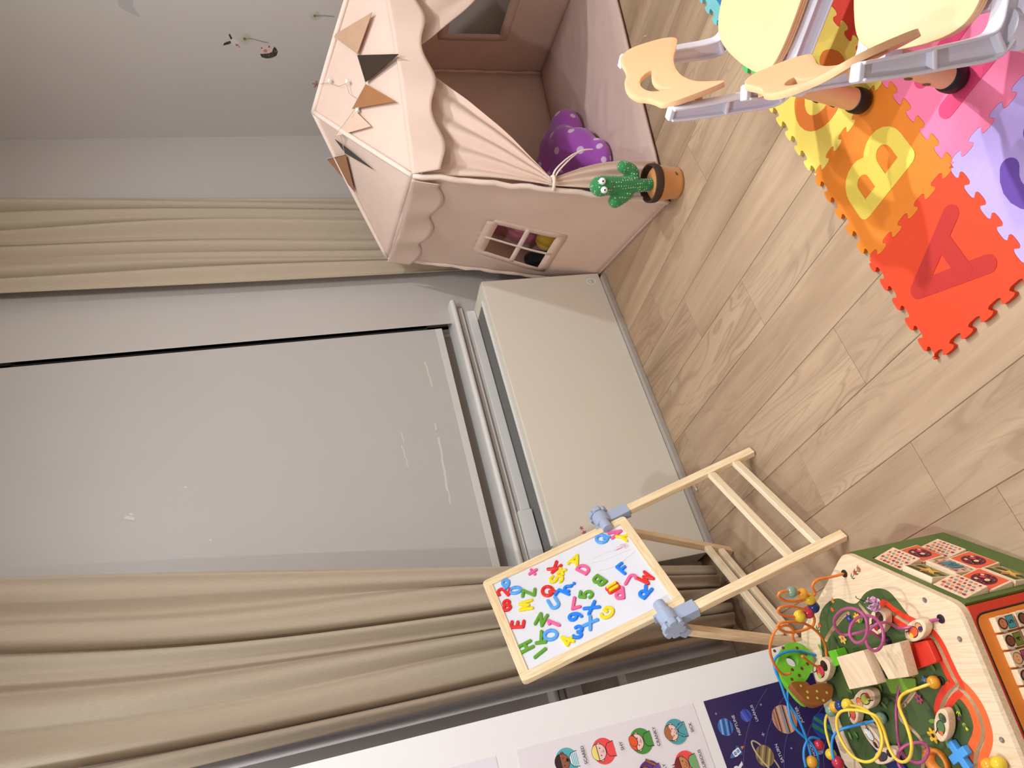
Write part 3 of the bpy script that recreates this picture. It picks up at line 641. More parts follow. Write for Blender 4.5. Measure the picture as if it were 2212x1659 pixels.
def tile(ix, iy, ch, c, lc, label, rot=0):
    x0 = MX0 + ix * PT; y1 = MY1 - iy * PT; y0 = y1 - PT; g = .0004
    ep = edge_profile(); out = []; rv = ep[1:]
    out += [(x0 + a * PT, y0 + d) for a, d in ep]
    out += [(x0 + PT + d, y0 + a * PT) for a, d in ep]
    out += [(x0 + PT, y1)] + [(x0 + a * PT, y1 + d) for a, d in rv][::-1]
    out += [(x0, y1)] + [(x0 + d, y0 + a * PT) for a, d in rv][::-1]
    cx, cy = x0 + PT / 2, y0 + PT / 2
    out = [(x + (cx - x) / PT * 2 * g, y + (cy - y) / PT * 2 * g) for x, y in out]
    t = thing('foam_mat_tile', label, 'mat tile', (cx, cy, 0), group='foam alphabet mat tiles')
    bm = bmesh.new(); vs, fs = cdt(out, [], [(x0 + PT * i / 8, y0 + PT * j / 8) for i in range(1, 8) for j in range(1, 8)])
    tv = [bm.verts.new((v.x, v.y, MT)) for v in vs]
    for f in fs: bm.faces.new([tv[i] for i in f])
    n_ = len(out); lo_ = [bm.verts.new((x, y, .0003)) for x, y in out]; hi_ = [bm.verts.new((x, y, MT)) for x, y in out]
    for i in range(n_): bm.faces.new((lo_[i], lo_[(i + 1) % n_], hi_[(i + 1) % n_], hi_[i]))
    bmesh.ops.remove_doubles(bm, verts=bm.verts, dist=1e-6); bmesh.ops.delete(bm, geom=[v for v in bm.verts if not v.link_faces], context='VERTS')
    obj('tile', bm, foam(c), t)
    bm = bmesh.new(); glyph(bm, lambda x, y, z: V((cx + x, cy + y, z)), ch, .172, .0205, MT - .0002, MT + .0009)
    obj('letter', bm, foam(lc), t)
TILES = [(0, 0, 'A', (220, 66, 30), (182, 44, 36), 'red-orange'), (1, 0, 'B', (222, 124, 34), (226, 198, 82), 'orange'), (2, 0, 'C', (236, 208, 96), (218, 116, 40), 'yellow'),
         (3, 0, 'D', (92, 190, 106), (20, 112, 106), 'bright green'), (4, 0, 'E', (124, 196, 198), (60, 120, 180), 'pale turquoise'), (5, 0, 'F', (84, 140, 196), (40, 80, 150), 'blue'),
         (0, 1, 'G', (184, 160, 222), (104, 70, 158), 'lavender'), (1, 1, 'H', (236, 120, 156), (214, 64, 108), 'pink'), (2, 1, 'I', (222, 62, 40), (170, 30, 40), 'scarlet'), (3, 1, 'J', (232, 128, 40), (244, 206, 90), 'deep orange'), (4, 1, 'K', (250, 214, 92), (232, 120, 40), 'golden yellow'),
         (0, 2, 'M', (120, 84, 160), (196, 172, 236), 'purple'), (1, 2, 'N', (78, 160, 204), (38, 88, 168), 'sky blue'), (2, 2, 'O', (120, 196, 196), (44, 104, 176), 'aqua'), (3, 2, 'P', (96, 186, 108), (240, 206, 90), 'leaf green')]
for ix, iy, ch, c, lc, nm in TILES:
    tile(ix, iy, ch, c, lc, '%s foam puzzle mat tile with the letter %s inlaid%s' % (nm, ch, ', at the corner of the mat' if ch == 'A' else ''))

# ------------------------------------------------------------------ the two children's chairs (built facing +Y with near side at +X)
PEACH = mat('peach_plastic', (236, 186, 138), .42, .01, 4, .12, 900)
PEACH_E = mat('peach_edge', (234, 184, 136), .4)
LILAC = mat('white_lilac_plastic', (226, 222, 232), .38, .006, 4)
def plate(name, outline, holes, fn, th, m, parent):
    """curved plate: outline in (u,v), fn maps to 3-D, thickened"""
    xs = [p[0] for p in outline]; ys = [p[1] for p in outline]
    ex = [(x, y) for x in [min(xs) + (max(xs) - min(xs)) * i / 26 for i in range(1, 26)] for y in [min(ys) + (max(ys) - min(ys)) * j / 16 for j in range(1, 16)] if inside((x, y), outline) and not any(inside((x, y), h) for h in holes)]
    vs, fs = cdt(outline, holes, ex); bm = bmesh.new(); bv = [bm.verts.new(fn(v.x, v.y)) for v in vs]
    for f in fs:
        c = sum((vs[i] for i in f), V((0, 0))) / len(f)
        if not any(inside(c, h) for h in holes): bm.faces.new([bv[i] for i in f])
    bmesh.ops.delete(bm, geom=[v for v in bm.verts if not v.link_faces], context='VERTS')
    return obj(name, bm, m, parent, smooth=True, solid=th, bevel=.0022, bseg=2)
def sm(pts, n=5): return [(p.x, p.y) for p in catmull([(a, b, 0) for a, b in pts], n, True)]
def make_chair(label, loc, rot):
    t = thing('child_chair', label, 'chair', (0, 0, 0), 0, 'peach plastic child chairs')
    back = sm([(-.142, .015), (-.148, .06), (-.146, .095), (-.128, .118), (-.092, .118), (-.066, .122), (-.04, .134), (0, .139), (.04, .134), (.066, .122), (.092, .118), (.128, .118), (.146, .095), (.148, .06), (.142, .015), (.128, -.006), (.1, .004), (.06, .022), (0, .03), (-.06, .022), (-.1, .004), (-.128, -.006)])
    hole = sm([(-.048, .088), (-.03, .104), (0, .110), (.03, .104), (.048, .088), (.052, .072), (.028, .080), (0, .084), (-.028, .080), (-.052, .072)], 4)
    plate('backrest', back, [hole], lambda u, v: V((u, -.020 - .42 * (v - .015) + 1.3 * u * u, .432 + (v - .015) * 1.14)), .012, PEACH, t)
    seat = sm([(-.128, .045), (-.146, .10), (-.15, .18), (-.142, .255), (-.11, .285), (0, .292), (.11, .285), (.142, .255), (.15, .18), (.146, .10), (.128, .045), (.085, .018), (0, .010), (-.085, .018)])
    dz = lambda u, v: -.010 * (1 - (u / .15) ** 2) * sin(pi * min(1, max(0, (v + .016) / .26)))
    plate('seat', seat, [], lambda u, v: V((u, v, .300 + dz(u, v))), .006, PEACH, t)
    for k in (1, 2): plate('seat_layer', [(a * (1 - .012 * k), .126 + (b - .126) * (1 - .012 * k)) for a, b in seat], [], lambda u, v, k=k: V((u, v, .300 - .0075 * k + dz(u, v))), .006, PEACH_E, t)
    for s in (-1, 1):
        # side frame: upright that bends forward under the seat, with a raised rim on the outside
        path = [(-.052, .535), (-.048, .50), (-.038, .43), (-.026, .36), (-.018, .31), (-.008, .275), (.014, .256), (.05, .25), (.12, .25), (.20, .25), (.245, .252)]
        P = catmull([(0, a, b) for a, b in path], 5)
        bm = bmesh.new()
        def rib(off, wd, th):
            N_ = len(P); rings = []
            for i, p in enumerate(P):
                d = (P[min(i + 1, N_ - 1)] - P[max(i - 1, 0)]).normalized(); nn = V((0, -d.z, d.y))
                w2 = wd * (.75 + .35 * min(1, i / N_ * 2.2))
                rings.append([bm.verts.new(V((s * (.141 + ox), p.y, p.z)) + nn * q) for ox, q in ((off, -w2 / 2), (off + th, -w2 / 2), (off + th, w2 / 2), (off, w2 / 2))])
            for a, b in zip(rings, rings[1:]):
                for k in range(4): bm.faces.new((a[k], a[(k + 1) % 4], b[(k + 1) % 4], b[k]))
            bm.faces.new(rings[0][::-1]); bm.faces.new(rings[-1])
        rib(0, .040, .006)
        N_ = len(P)
        for side in (-1, 1):
            rings = []
            for i, p in enumerate(P):
                d = (P[min(i + 1, N_ - 1)] - P[max(i - 1, 0)]).normalized(); nn = V((0, -d.z, d.y)); w2 = .040 * (.75 + .35 * min(1, i / N_ * 2.2)) / 2
                rings.append([bm.verts.new(V((s * (.141 + ox), p.y, p.z)) + nn * side * q) for ox, q in ((-.010, w2 - .006), (.020, w2 - .006), (.020, w2), (-.010, w2))])
            for a, b in zip(rings, rings[1:]):
                for k in range(4): bm.faces.new((a[k], a[(k + 1) % 4], b[(k + 1) % 4], b[k]))
            bm.faces.new(rings[0][::-1]); bm.faces.new(rings[-1])
        for i in (12, 26, N_ - 1):
            p = P[i]; d = (P[min(i + 1, N_ - 1)] - P[max(i - 1, 0)]).normalized(); nn = V((0, -d.z, d.y))
            obox(bm, V((s * .146, p.y, p.z)), (1, 0, 0), nn, d, (.030, .036, .010))
        obox(bm, V((s * .145, P[0].y, P[0].z)), (1, 0, 0), (0, 1, 0), (0, .1, -1), (.022, .028, .012))
        obj('side_frame', bm, LILAC, t, bevel=.003)
        for zz, yy in ((.45, -.052), (.515, -.062)):
            bm = bmesh.new(); lathe(bm, [(.009, 0), (.009, .026)], (s * .118, yy + .002, zz), (0, 1, .3), 16); obj('back_mount', bm, PEACH_E, t)
        for yy in (.02, .235):
            sp = -.034 if yy < .1 else .03
            top = V((s * .138, yy, .252)); foot = V((s * .150, yy + sp * 1.3, MT + .007)); ax = (top - foot).normalized(); L = (top - foot).length
            bm = bmesh.new(); lathe(bm, [(.0265, .022), (.0255, L * .80)], foot, ax, 28); lg = obj('leg', bm, PEACH_E, t, smooth=False, bevel=.001)
            bm = bmesh.new(); lathe(bm, [(.0215, L * .78), (.0265, L * .80), (.030, L * .99)], foot, ax, 24); obj('collar', bm, LILAC, lg)
            bm = bmesh.new(); lathe(bm, [(.026, .002), (.0295, .004), (.031, .012), (.031, .026), (.029, .034), (.0266, .036)], foot, ax, 28); obj('rubber_foot', bm, BLACK_RUBBER, lg, smooth=True)
            bm = bmesh.new()
            side = V((0, -1, 0)) if yy < .1 else V((0, 1, 0)); side = (side - ax * side.dot(ax)).normalized()
            for q in (.34, .56):
                pp = foot + ax * L * q + side * .0262; lathe(bm, [(.0045, 0), (.0075, .001), (.0085, .0002)], pp, side, 16, True, False)
            obj('peg_hole', bm, mat('hole_brown', (120, 84, 58), .6), lg)
    bm = bmesh.new(); box(bm, (-.14, .05, .236), (.14, .075, .262)); box(bm, (-.14, .19, .236), (.14, .215, .262)); obj('seat_rail', bm, LILAC, t, bevel=.003)
    return t
ch1 = make_chair('peach child chair farther from the viewer, next to the cactus and tent', 0, 0)
ch2 = copy_tree(ch1)
ch2['label'] = 'peach child chair nearer the viewer, its back turned, at the photo edge'
ch1.location = (1.406, .958, 0); ch1.rotation_euler = (0, 0, math.atan2(-.975, .224) - pi / 2)
ch2.location = (.978, .637, 0); ch2.rotation_euler = (0, 0, math.atan2(-.74, .67) - pi / 2)

# ------------------------------------------------------------------ easel with whiteboard
EM = V((.5388, 2.0143, .5279)); ER = V((.864, .5034, 0)).normalized(); EU = V((-.1664, .2856, .9438)).normalized(); EN = ER.cross(EU)   # board right, up, normal (towards viewer)
FRf = V((.823, 1.965, 0)); FLf = V((.441, 1.743, 0)); RRf = V((.612, 2.326, 0)); RLf = RRf + (FLf - FRf)
t = thing('easel', 'small pine folding easel with magnetic whiteboard and grey swivel joints', 'easel', (.52, 2.03, 0))
JR = V((.730, 2.125, .524)); JL = V((.348, 1.904, .532))
bk = V((ER.y, -ER.x, 0)) * -1
for f, J in ((FRf, JR), (FLf, JL)):
    d = (J - f).normalized(); obj('front_leg', beam(f + V((0, 0, .003)), f + d * ((J - f).length - .03), .030, .020, ER), PINE, t, bevel=.002)
for f, J in ((RRf, JR), (RLf, JL)):
    JJ = J + bk * .022 - V((0, 0, .01)); d = (JJ - f).normalized()
    obj('rear_leg', beam(f + V((0, 0, .004)), f + d * ((JJ - f).length - .03), .026, .022, ER), PINE, t, bevel=.002)
for q in (.075, .165):
    obj('rung', beam(FRf + (JR - FRf).normalized() * q - ER * .014, FLf + (JL - FLf).normalized() * q + ER * .014, .026, .016, (0, 0, 1)), PINE_L, t, bevel=.0015)
for q in (.062, .125):
    a = RRf + (JR - RRf).normalized() * q; b = RLf + (JL - RLf).normalized() * q
    obj('rung', beam(a - ER * .012, b + ER * .012, .022, .018, (0, 0, 1)), PINE_L, t, bevel=.0015)
bd = obj('board_panel', (lambda bm: (obox(bm, EM + EU * .168 + ER * .0, ER, EU, EN, (.352, .456, .006)), bm)[1])(bmesh.new()), mat('whiteboard_enamel', (236, 236, 242), .18, .004, 3), t)
def bp(x, y, h=0): return EM + ER * x + EU * y + EN * h
W0, W1, H0, H1, fw = -.198, .198, -.075, .4185, .0275
for (x0, y0, x1, y1) in ((W0 + fw, H1 - fw, W1 - fw, H1), (W0 + fw, H0, W1 - fw, H0 + fw)):
    obj('frame_rail', beam(bp(x0, (y0 + y1) / 2), bp(x1, (y0 + y1) / 2), fw, .018, EU), PINE, t, bevel=.0015)
for sx in (-1, 1):
    bm = bmesh.new(); xa = sx * W1; xb = sx * (W1 - fw); q = .011; ol = [(xb, H0), (xa - sx * q, H0), (xa - sx * q * .3, H0 + q * .3), (xa, H0 + q), (xa, H1 - q), (xa - sx * q * .3, H1 - q * .3), (xa - sx * q, H1), (xb, H1)]
    prism(bm, ol, EM, ER, EU, -.009, .009); set_grain(bm, EU, 1, .3 + sx); obj('frame_stile', bm, PINE, t, bevel=.0015)
for s, J, f, rf in ((1, JR, FRf, RRf), (-1, JL, FLf, RLf)):
    c = bp(s * .2225, -.006)
    jt = obj('swivel_joint', (lambda bm: (lathe(bm, [(.024, -.024), (.0265, -.022), (.0265, .016), (.024, .018)], c + EN * .008, ER * s, 28), lathe(bm, [(.0155, -.056), (.0170, -.054), (.0170, -.012)], c + EN * .016, ER * s, 24), bm)[-1])(bmesh.new()), GREY_PLASTIC, t, bevel=.001)
    bm = bmesh.new(); pr = []
    for i in range(60):
        a = 2 * pi * i / 60; k = abs(sin(3 * a)); r = .0330 - .010 * (1 - min(1, k / .5)) ** 1; pr.append((r * cos(a), r * sin(a)))
    u = EU; vv = (ER * s).cross(u); prism(bm, pr, c + EN * .006 + ER * s * .0185, u, vv, 0, .019)
    obj('clamp_knob', bm, GREY_PLASTIC, jt, bevel=.003, bseg=3)
    d = (f - J).normalized(); p0 = c + EN * .0; p1 = f + (J - f).normalized() * ((J - f).length - .095)
    obj('leg_socket', beam(J + d * .012, p1, .040, .029, ER), GREY_PLASTIC, jt, bevel=.0015)
    JJ = J + bk * .022 - V((0, 0, .01)); d2 = (rf - JJ).normalized()
    obj('leg_socket', beam(J + d2 * .0, JJ + d2 * .065, .036, .030, ER), GREY_PLASTIC, jt, bevel=.0015)
    bm = bmesh.new(); obox(bm, bp(s * .197, .0, .0), ER, EU, EN, (.008, .052, .026)); obj('clamp_plate', bm, GREY_PLASTIC, jt, bevel=.001)
A = Art(EM + EN * .003, ER, EU, .0001)
for pts, c, wd in (([(.08, .097), (.069, .056), (.066, .01), (.062, -.033)], (196, 188, 200), .0009), ([(.04, .083), (.03, .05), (.033, .014), (.048, -.041)], (214, 168, 190), .001), ([(.092, .085), (.092, .05), (.09, .018), (.097, -.028)], (196, 190, 200), .0009),
                   ([(.085, .015), (.087, -.014), (.084, .008), (.08, -.032), (.075, -.018), (.089, -.024), (.083, .004), (.086, -.034)], (222, 138, 160), .0012), ([(.094, .0), (.090, -.03), (.098, -.012)], (222, 138, 160), .001)):
    A.line([(p.x, p.y) for p in catmull([(a, b, 0) for a, b in pts], 5)], wd, c)
A.make('marker_scribble', bd)

MC = {'lb': ((92, 172, 246), 'light blue'), 'r': ((236, 46, 44), 'red'), 'g': ((104, 168, 48), 'green'), 'y': ((250, 226, 26), 'yellow'), 'p': ((246, 104, 160), 'pink'), 'b': ((28, 136, 250), 'blue')}
MAG = [('9', 'lb', 0.148, 0.3551, -108), ('2', 'r', 0.1237, 0.3700, -32), ('0', 'lb', 0.1103, 0.3359, -25), ('8', 'r', 0.0703, 0.3766, -103), ('Z', 'g', 0.0779, 0.3021, -25), ('M', 'y', 0.0374, 0.3255, -15), ('Q', 'r', 0.0526, 0.2496, -76), ('÷', 'p', 0.1472, 0.2634, -79), ('K', 'r', 0.1262, 0.198, 18), ('+', 'y', 0.0987, 0.1853, 87), ('S', 'y', 0.0799, 0.2102, -32), ('?', 'b', 0.0303, 0.1852, 17), ('L', 'b', 0.0177, 0.2153, 122), ('U', 'lb', 0.0006, 0.2491, -87), ('A', 'y', 0.118, 0.1327, -136), ('D', 'p', 0.0701, 0.1236, -62), ('Q', 'lb', 0.150, 0.0266, -53), ('V', 'p', 0.1459, -0.0203, 0), ('Y', 'y', 0.1203, -0.0300, 138), ('B', 'g', 0.0038, 0.1001, 111), ('=', 'ry', -0.0422, 0.077, -84), ('P', 'p', -0.0694, 0.0686, 69), ('F', 'b', 0.0069, 0.0207, -75), ('J', 'p', -0.0433, 0.0211, 38), ('M', 'r', -0.0616, -0.0194, 112), ('R', 'b', -0.1049, 0.0049, 26), ('5', 'g', -0.0217, 0.1544, -32), ('7', 'p', -0.0317, 0.1945, 79), ('X', 'b', -0.0734, 0.1591, -170), ('9', 'b', -0.076, 0.2118, -17), ('G', 'y', -0.1117, 0.1281, 22), ('X', 'lb', -0.1183, 0.1835, -148), ('3', 'b', -0.128, 0.2249, -123), ('4', 'y', -0.1381, 0.2628, -49), ('E', 'r', -0.0117, 0.3696, -28), ('H', 'g', -0.096, 0.3726, 2), ('I', 'g', -0.1363, 0.3434, 16), ('T', 'g', -0.0889, 0.3228, 67), ('O', 'lb', -0.0967, 0.2968, -31), ('1', 'p', -0.0645, 0.275, -54), ('N', 'g', -0.0336, 0.3022, -137)]
NAMES = {'÷': 'division sign', '+': 'plus sign', '?': 'question mark', '=': 'equals sign'}
def mag_mesh(ch, k, x, y, ang, h0, r=.0049, t_=.0055):
    a = radians(ang); bm = bmesh.new()
    glyph(bm, lambda u, v, z: bp(x + cos(a) * u - sin(a) * v, y + sin(a) * u + cos(a) * v, h0 + z), ch, k, r, 0, t_, 1)
    return bm
for ch, c, x, y, ang in MAG:
    k = .036; small = ch in '+÷'; h0 = .0033
    if ch == '=':
        t = thing('letter_magnet', 'red equals sign magnet with a yellow equals sign stuck on top of it', 'magnet', bp(x, y, h0), group='letter and number magnets on the whiteboard')
        obj('red_sign', mag_mesh('=', .036, x, y, ang, h0, .0085), mat('magnet_r', MC['r'][0], .3), t, label='red equals sign'); bm = mag_mesh('=', .034, x, y, ang, h0 + .0057, .0042)
        obj('yellow_sign', bm, mat('magnet_y', MC['y'][0], .3), t, label='yellow equals sign'); continue
    rgb, nm = MC[c]; kind = NAMES.get(ch, ('number ' if ch.isdigit() else 'letter ') + ch)
    o = obj('letter_magnet', mag_mesh(ch, k * (.85 if small else 1), x, y, ang, h0), mat('magnet_' + c, rgb, .28, spec=.5), None)
    tag(o, '%s %s magnet on the easel whiteboard' % (nm, kind), 'magnet', 'letter and number magnets on the whiteboard')

# ------------------------------------------------------------------ play tent
F0 = V((1.783, 1.781, 0)); ex = V((.954, -.298, 0)); ey = V((.298, .954, 0))
FRb = F0 + ex * 1.25; RRb = V((3.195, 2.235, 0)); RLb = V((2.05, 2.555, 0))
EFL = F0 + ex * .142 + V((0, 0, .95)); EFR = FRb - ex * .06 + V((0, 0, .95)); ERL = V((2.206, 2.466, .955)); ERR = V((3.12, 2.17, .95)); AP = V((2.55, 1.97, 1.215))
tent = thing('play_tent', 'pale pink fabric play tent house with pitched roof, tied-back door curtains and scalloped trim', 'play tent', (2.5, 2.0, 0))
def wr(p, a, sc=6, seed=0): return a * noise.noise(V((p.x * sc + seed, p.y * sc, p.z * sc)))
def quad_fn(a, b, c, d, amp=.006, sc=5, seed=0, bow=0):
    """a-b bottom, d-c top"""
    n = (b - a).cross(d - a).normalized()
    def f(u, v):
        p = (a * (1 - u) + b * u) * (1 - v) + (d * (1 - u) + c * u) * v
        e = min(1, 8 * u * (1 - u)) * min(1, 8 * v * (1 - v))
        return p + n * (wr(p, amp, sc, seed) * e + bow * sin(pi * u) * sin(pi * v))
    return f
def holed(name, fn, hole, m, parent, nx=30, ny=24):
    outer = [(i / 20, 0) for i in range(20)] + [(1, i / 20) for i in range(20)] + [(1 - i / 20, 1) for i in range(20)] + [(0, 1 - i / 20) for i in range(20)]
    hl = []
    for i in range(len(hole)):
        a, b = V(hole[i]), V(hole[(i + 1) % len(hole)]); hl += [tuple(a.lerp(b, k / 6)) for k in range(6)]
    extra = [(i / nx, j / ny) for i in range(1, nx) for j in range(1, ny) if not inside((i / nx, j / ny), hl)]
    vs, fs = cdt(outer, [hl], extra); bm = bmesh.new(); bv = [bm.verts.new(fn(v.x, v.y)) for v in vs]
    for f in fs:
        c = sum((vs[i] for i in f), V((0, 0))) / len(f)
        if not inside(c, hl): bm.faces.new([bv[i] for i in f])
    bmesh.ops.delete(bm, geom=[v for v in bm.verts if not v.link_faces], context='VERTS')
    return obj(name, bm, m, parent, smooth=True, solid=.0022)
lw = quad_fn(F0, RLb, ERL, EFL, .010, 4, 1, .006)
LH = [(.40, .627), (.468, .31), (.90, .295), (.777, .62)]
wl = holed('wall_panel', lw, LH, TENT, tent)
def strip(fn, pts, wd, n=10, lift=.003, name='hem', parent=None, m=TENT_TRIM, nrm=None):
    bm = bmesh.new(); P = []
    for a, b in zip(pts, pts[1:]): P += [V(a).lerp(V(b), k / n) for k in range(n)]
    P.append(V(pts[-1])); L = []; R = []
    for i, p in enumerate(P):
        d = (P[min(i + 1, len(P) - 1)] - P[max(i - 1, 0)]).normalized(); q = V((-d.y, d.x)) * wd / 2
        L.append(bm.verts.new(fn(*(p + q)) + nrm * lift)); R.append(bm.verts.new(fn(*(p - q)) + nrm * lift))
    for i in range(len(P) - 1): bm.faces.new((L[i], L[i + 1], R[i + 1], R[i]))
    return obj(name, bm, m, parent, smooth=True, solid=.0015)
nL = (RLb - F0).cross(EFL - F0).normalized()
if nL.dot(V((-1, 0, 0))) < 0: nL = -nL
mid = lambda a, b: tuple((V(a) + V(b)) / 2)
strip(lw, [mid(LH[0], LH[1]), mid(LH[2], LH[3])], .022, name='window_bar', parent=wl, nrm=nL)
strip(lw, [mid(LH[0], LH[3]), mid((.437, .47), (.45, .455)) if False else mid(LH[1], LH[2])], .020, name='window_bar', parent=wl, nrm=nL, lift=.004)
strip(lw, [LH[0], LH[1], LH[2], LH[3], LH[0]], .05, name='window_hem', parent=wl, nrm=nL, m=TENT, lift=.0022)
obj('wall_panel', grid(quad_fn(RLb, RRb, ERR, ERL, .012, 4, 5, .0), 26, 20), TENT, tent, smooth=True, solid=.0022)
rwf = quad_fn(FRb, RRb, ERR, EFR, .01, 4, 9, 0); RH = [(.40, .30), (.72, .30), (.72, .62), (.40, .62)]
wr_ = holed('wall_panel', rwf, RH, TENT, tent)
strip(rwf, [RH[0], RH[1], RH[2], RH[3], RH[0]], .05, name='window_hem', parent=wr_, nrm=(FRb - RRb).cross(EFR - FRb).normalized(), m=TENT, lift=.002)
for nm, a, b in (('roof_panel', EFL, EFR), ('roof_panel', EFR, ERR), ('roof_panel', ERR, ERL), ('roof_panel', ERL, EFL)):
    n = (b - a).cross(AP - a).normalized()
    def rf(u, v, a=a, b=b, n=n):
        p = (a * (1 - u) + b * u) * (1 - v) + AP * v
        sag = -.016 * sin(pi * u) * (1 - v) ** 2 if a is EFL else 0
        return p + n * (wr(p, .006, 6, 3) * min(1, 6 * u * (1 - u)) * (1 - v)) + V((0, 0, sag))
    obj(nm, grid(rf, 30, 24), TENT, tent, smooth=True, solid=.0022)
for a, b in ((EFL, AP), (EFR, AP), (ERL, AP), (ERR, AP)):
    bm = bmesh.new(); tube(bm, [a.lerp(b, i / 14) + V((0, 0, .004 + .004 * sin(pi * i / 14))) for i in range(15)], lambda t_: .009 + .0012 * sin(t_ * 90), 10); obj('hip_piping', bm, TENT_TRIM, tent, smooth=True)
for a, b in ((F0, EFL), (FRb, EFR), (RLb, ERL), (RRb, ERR)):
    bm = bmesh.new(); tube(bm, [(a + V((0, 0, .012))).lerp(b, i / 30) + V((.003 * sin(i * 1.9), .003 * cos(i * 1.3), 0)) for i in range(31)], .010, 10); obj('corner_pole', bm, TENT_TRIM, tent, smooth=True)
# floor mat of the tent, wrinkled
def fm(u, v):
    p = (F0 * (1 - u) + FRb * u) * (1 - v) + (RLb * (1 - u) + RRb * u) * v
    e = min(1, 14 * u * (1 - u)) * min(1, 14 * v * (1 - v) + .25)
    z = .012 + e * (.010 + .008 * noise.noise(V((p.x * 4, p.y * 4, 1))) + .010 * abs(noise.noise(V((p.x * 9 + p.y * 7, p.y * 5 - p.x * 3, 4)))))
    return V((p.x, p.y, z))
obj('floor_mat', grid(fm, 70, 50), fabric_mat('tent_floor', (216, 184, 172), (1, 1, 1), .03, .85, 900, .1), tent, smooth=True, solid=.010)
# scalloped valances
def valance(a, b, out, n, depth, name='valance', lean=.02, off=.008):
    d = (b - a)
    def f(u, v):
        s = .5 - .5 * cos(2 * pi * n * u + .6); h = depth * (.74 + .26 * s)
        p = a + d * u - V((0, 0, .014 * sin(pi * u)))
        return p + V((0, 0, .004 - h * v)) + out * (off + lean * v + .007 * v * sin(2 * pi * n * u + .8) + wr(p, .01, 7, 2) * v)
    return obj(name, grid(f, 120, 8), TENT, tent, smooth=True, solid=.002)
valance(EFL, EFR, -ey, 4, .125)
valance(ERL, EFL, nL, 3, .13, lean=.014, off=.020)
# door curtains
def flap(top0, top1, tie, foot, sgn, nf, ph, sag=.035):
    def up(u, v):
        a = top0.lerp(top1, u); b = tie + (ex * sgn * .028) * u - ey * .01
        m_ = a.lerp(b, .55) + ex * sgn * (.02 + .02 * u) * 1 - V((0, 0, sag * u))
        p = a * (1 - v) ** 2 + m_ * 2 * v * (1 - v) + b * v * v
        k = .35 + .65 * sin(pi * min(1, v * .8 + .15)); s = 2 * pi * nf * (u ** .9) + ph
        return p - ey * (-.030 * (1 - v) ** 1.5 + .005 + .016 * k * sin(s) * (1 - .55 * v) * min(1, .25 + v * 1.6)) + V((0, 0, .004 * sin(s + 1))) + wr(p, .006, 9, 5) * V((0, 0, 1))
    obj('door_curtain', grid(up, 90, 50), TENT, tent, smooth=True, solid=.0018)
    def low(u, v):
        a = tie + (ex * sgn * .028) * u - ey * .01; b = foot + ex * sgn * .13 * u - ey * .005
        p = a.lerp(b, v); s = 2 * pi * 3 * u + ph
        return p - ey * (.004 + .012 * sin(s) * (.3 + .7 * v)) + ex * sgn * .03 * sin(pi * v) * u
    obj('door_curtain', grid(low, 40, 20), TENT, tent, smooth=True, solid=.0018)
    bm = bmesh.new(); c = tie + ex * sgn * .012 - ey * .012
    tube(bm, [c + ex * .024 * cos(a) + ey * .022 * sin(a) + V((0, 0, .003 * sin(2 * a))) for a in [2 * pi * i / 20 for i in range(20)]], .006, 8, True)
    for q in (.4, .9): tube(bm, catmull([c, c + ex * sgn * .04 - ey * .02 - V((0, 0, .03 * q)), c + ex * sgn * (.09 + .02 * q) - ey * .025 - V((0, 0, .07 + .05 * q)), c + ex * sgn * .12 - ey * .02 - V((0, 0, .15 + .03 * q))], 5), .0042, 6, flat=.35)
    obj('tie_ribbon', bm, TENT_TRIM, tent, smooth=True)
topc = EFL.lerp(EFR, .47)
flap(EFL - V((0, 0, .03)) + ex * .01, topc - V((0, 0, .045)), F0 + ex * .075 + V((0, 0, .457)), F0 + ex * .03 + V((0, 0, .03)), 1, 4, .4)
flap(EFR - V((0, 0, .03)) - ex * .01, topc - V((0, 0, .045)), FRb - ex * .05 + V((0, 0, .40)), FRb - ex * .03 + V((0, 0, .03)), -1, 4, 2.0, .13)

# bunting on the roof
nf_ = V((-.1621, -.5189, .8393)).normalized(); nl_ = V((-.4324, .1648, .8865)).normalized()
bt = thing('bunting', 'string of brown felt triangle pennants draped across the tent roof', 'bunting', (2.4, 1.8, 1.0))
PEN = [('pennant', [(2.711, 1.75, 1.11), (2.523, 1.70, 1.043), (2.593, 1.578, .981)], (198, 158, 128), nf_, 'tan pennant'), ('pennant', [(2.519, 1.702, 1.043), (2.39, 1.723, 1.031), (2.335, 1.571, .927)], (58, 42, 30), nf_, 'dark brown pennant'),
       ('pennant', [(2.38, 1.725, 1.031), (2.358, 1.814, 1.082), (2.198, 1.661, .956)], (166, 112, 70), nf_, 'mid brown pennant'), ('pennant', [(2.346, 1.81, 1.076), (2.344, 1.927, 1.149), (2.219, 1.782, 1.035)], (226, 190, 166), nf_, 'pale pink-beige pennant'),
       ('pennant', [(2.404, 1.978, 1.142), (2.346, 1.998, 1.11), (2.156, 1.912, 1.034)], (52, 40, 32), nl_, 'dark brown pennant over the roof edge'), ('pennant', [(2.524, 2.177, 1.164), (2.348, 2.004, 1.11), (2.346, 2.201, 1.072)], (160, 106, 66), nl_, 'brown pennant on the side roof')]
cord = []
for nm, tri, c, n, lb in PEN:
    P = [V(p) + n * .013 for p in tri]; bm = bmesh.new()
    vs = [bm.verts.new(p) for p in P]; bm.faces.new(vs)
    obj('pennant', bm, fabric_mat('felt_%d_%d_%d' % c, c, (1, 1, 1), .05, .95, 700, .2), bt, solid=.002, label=lb); cord += [P[0] + n * .003, P[1] + n * .003]
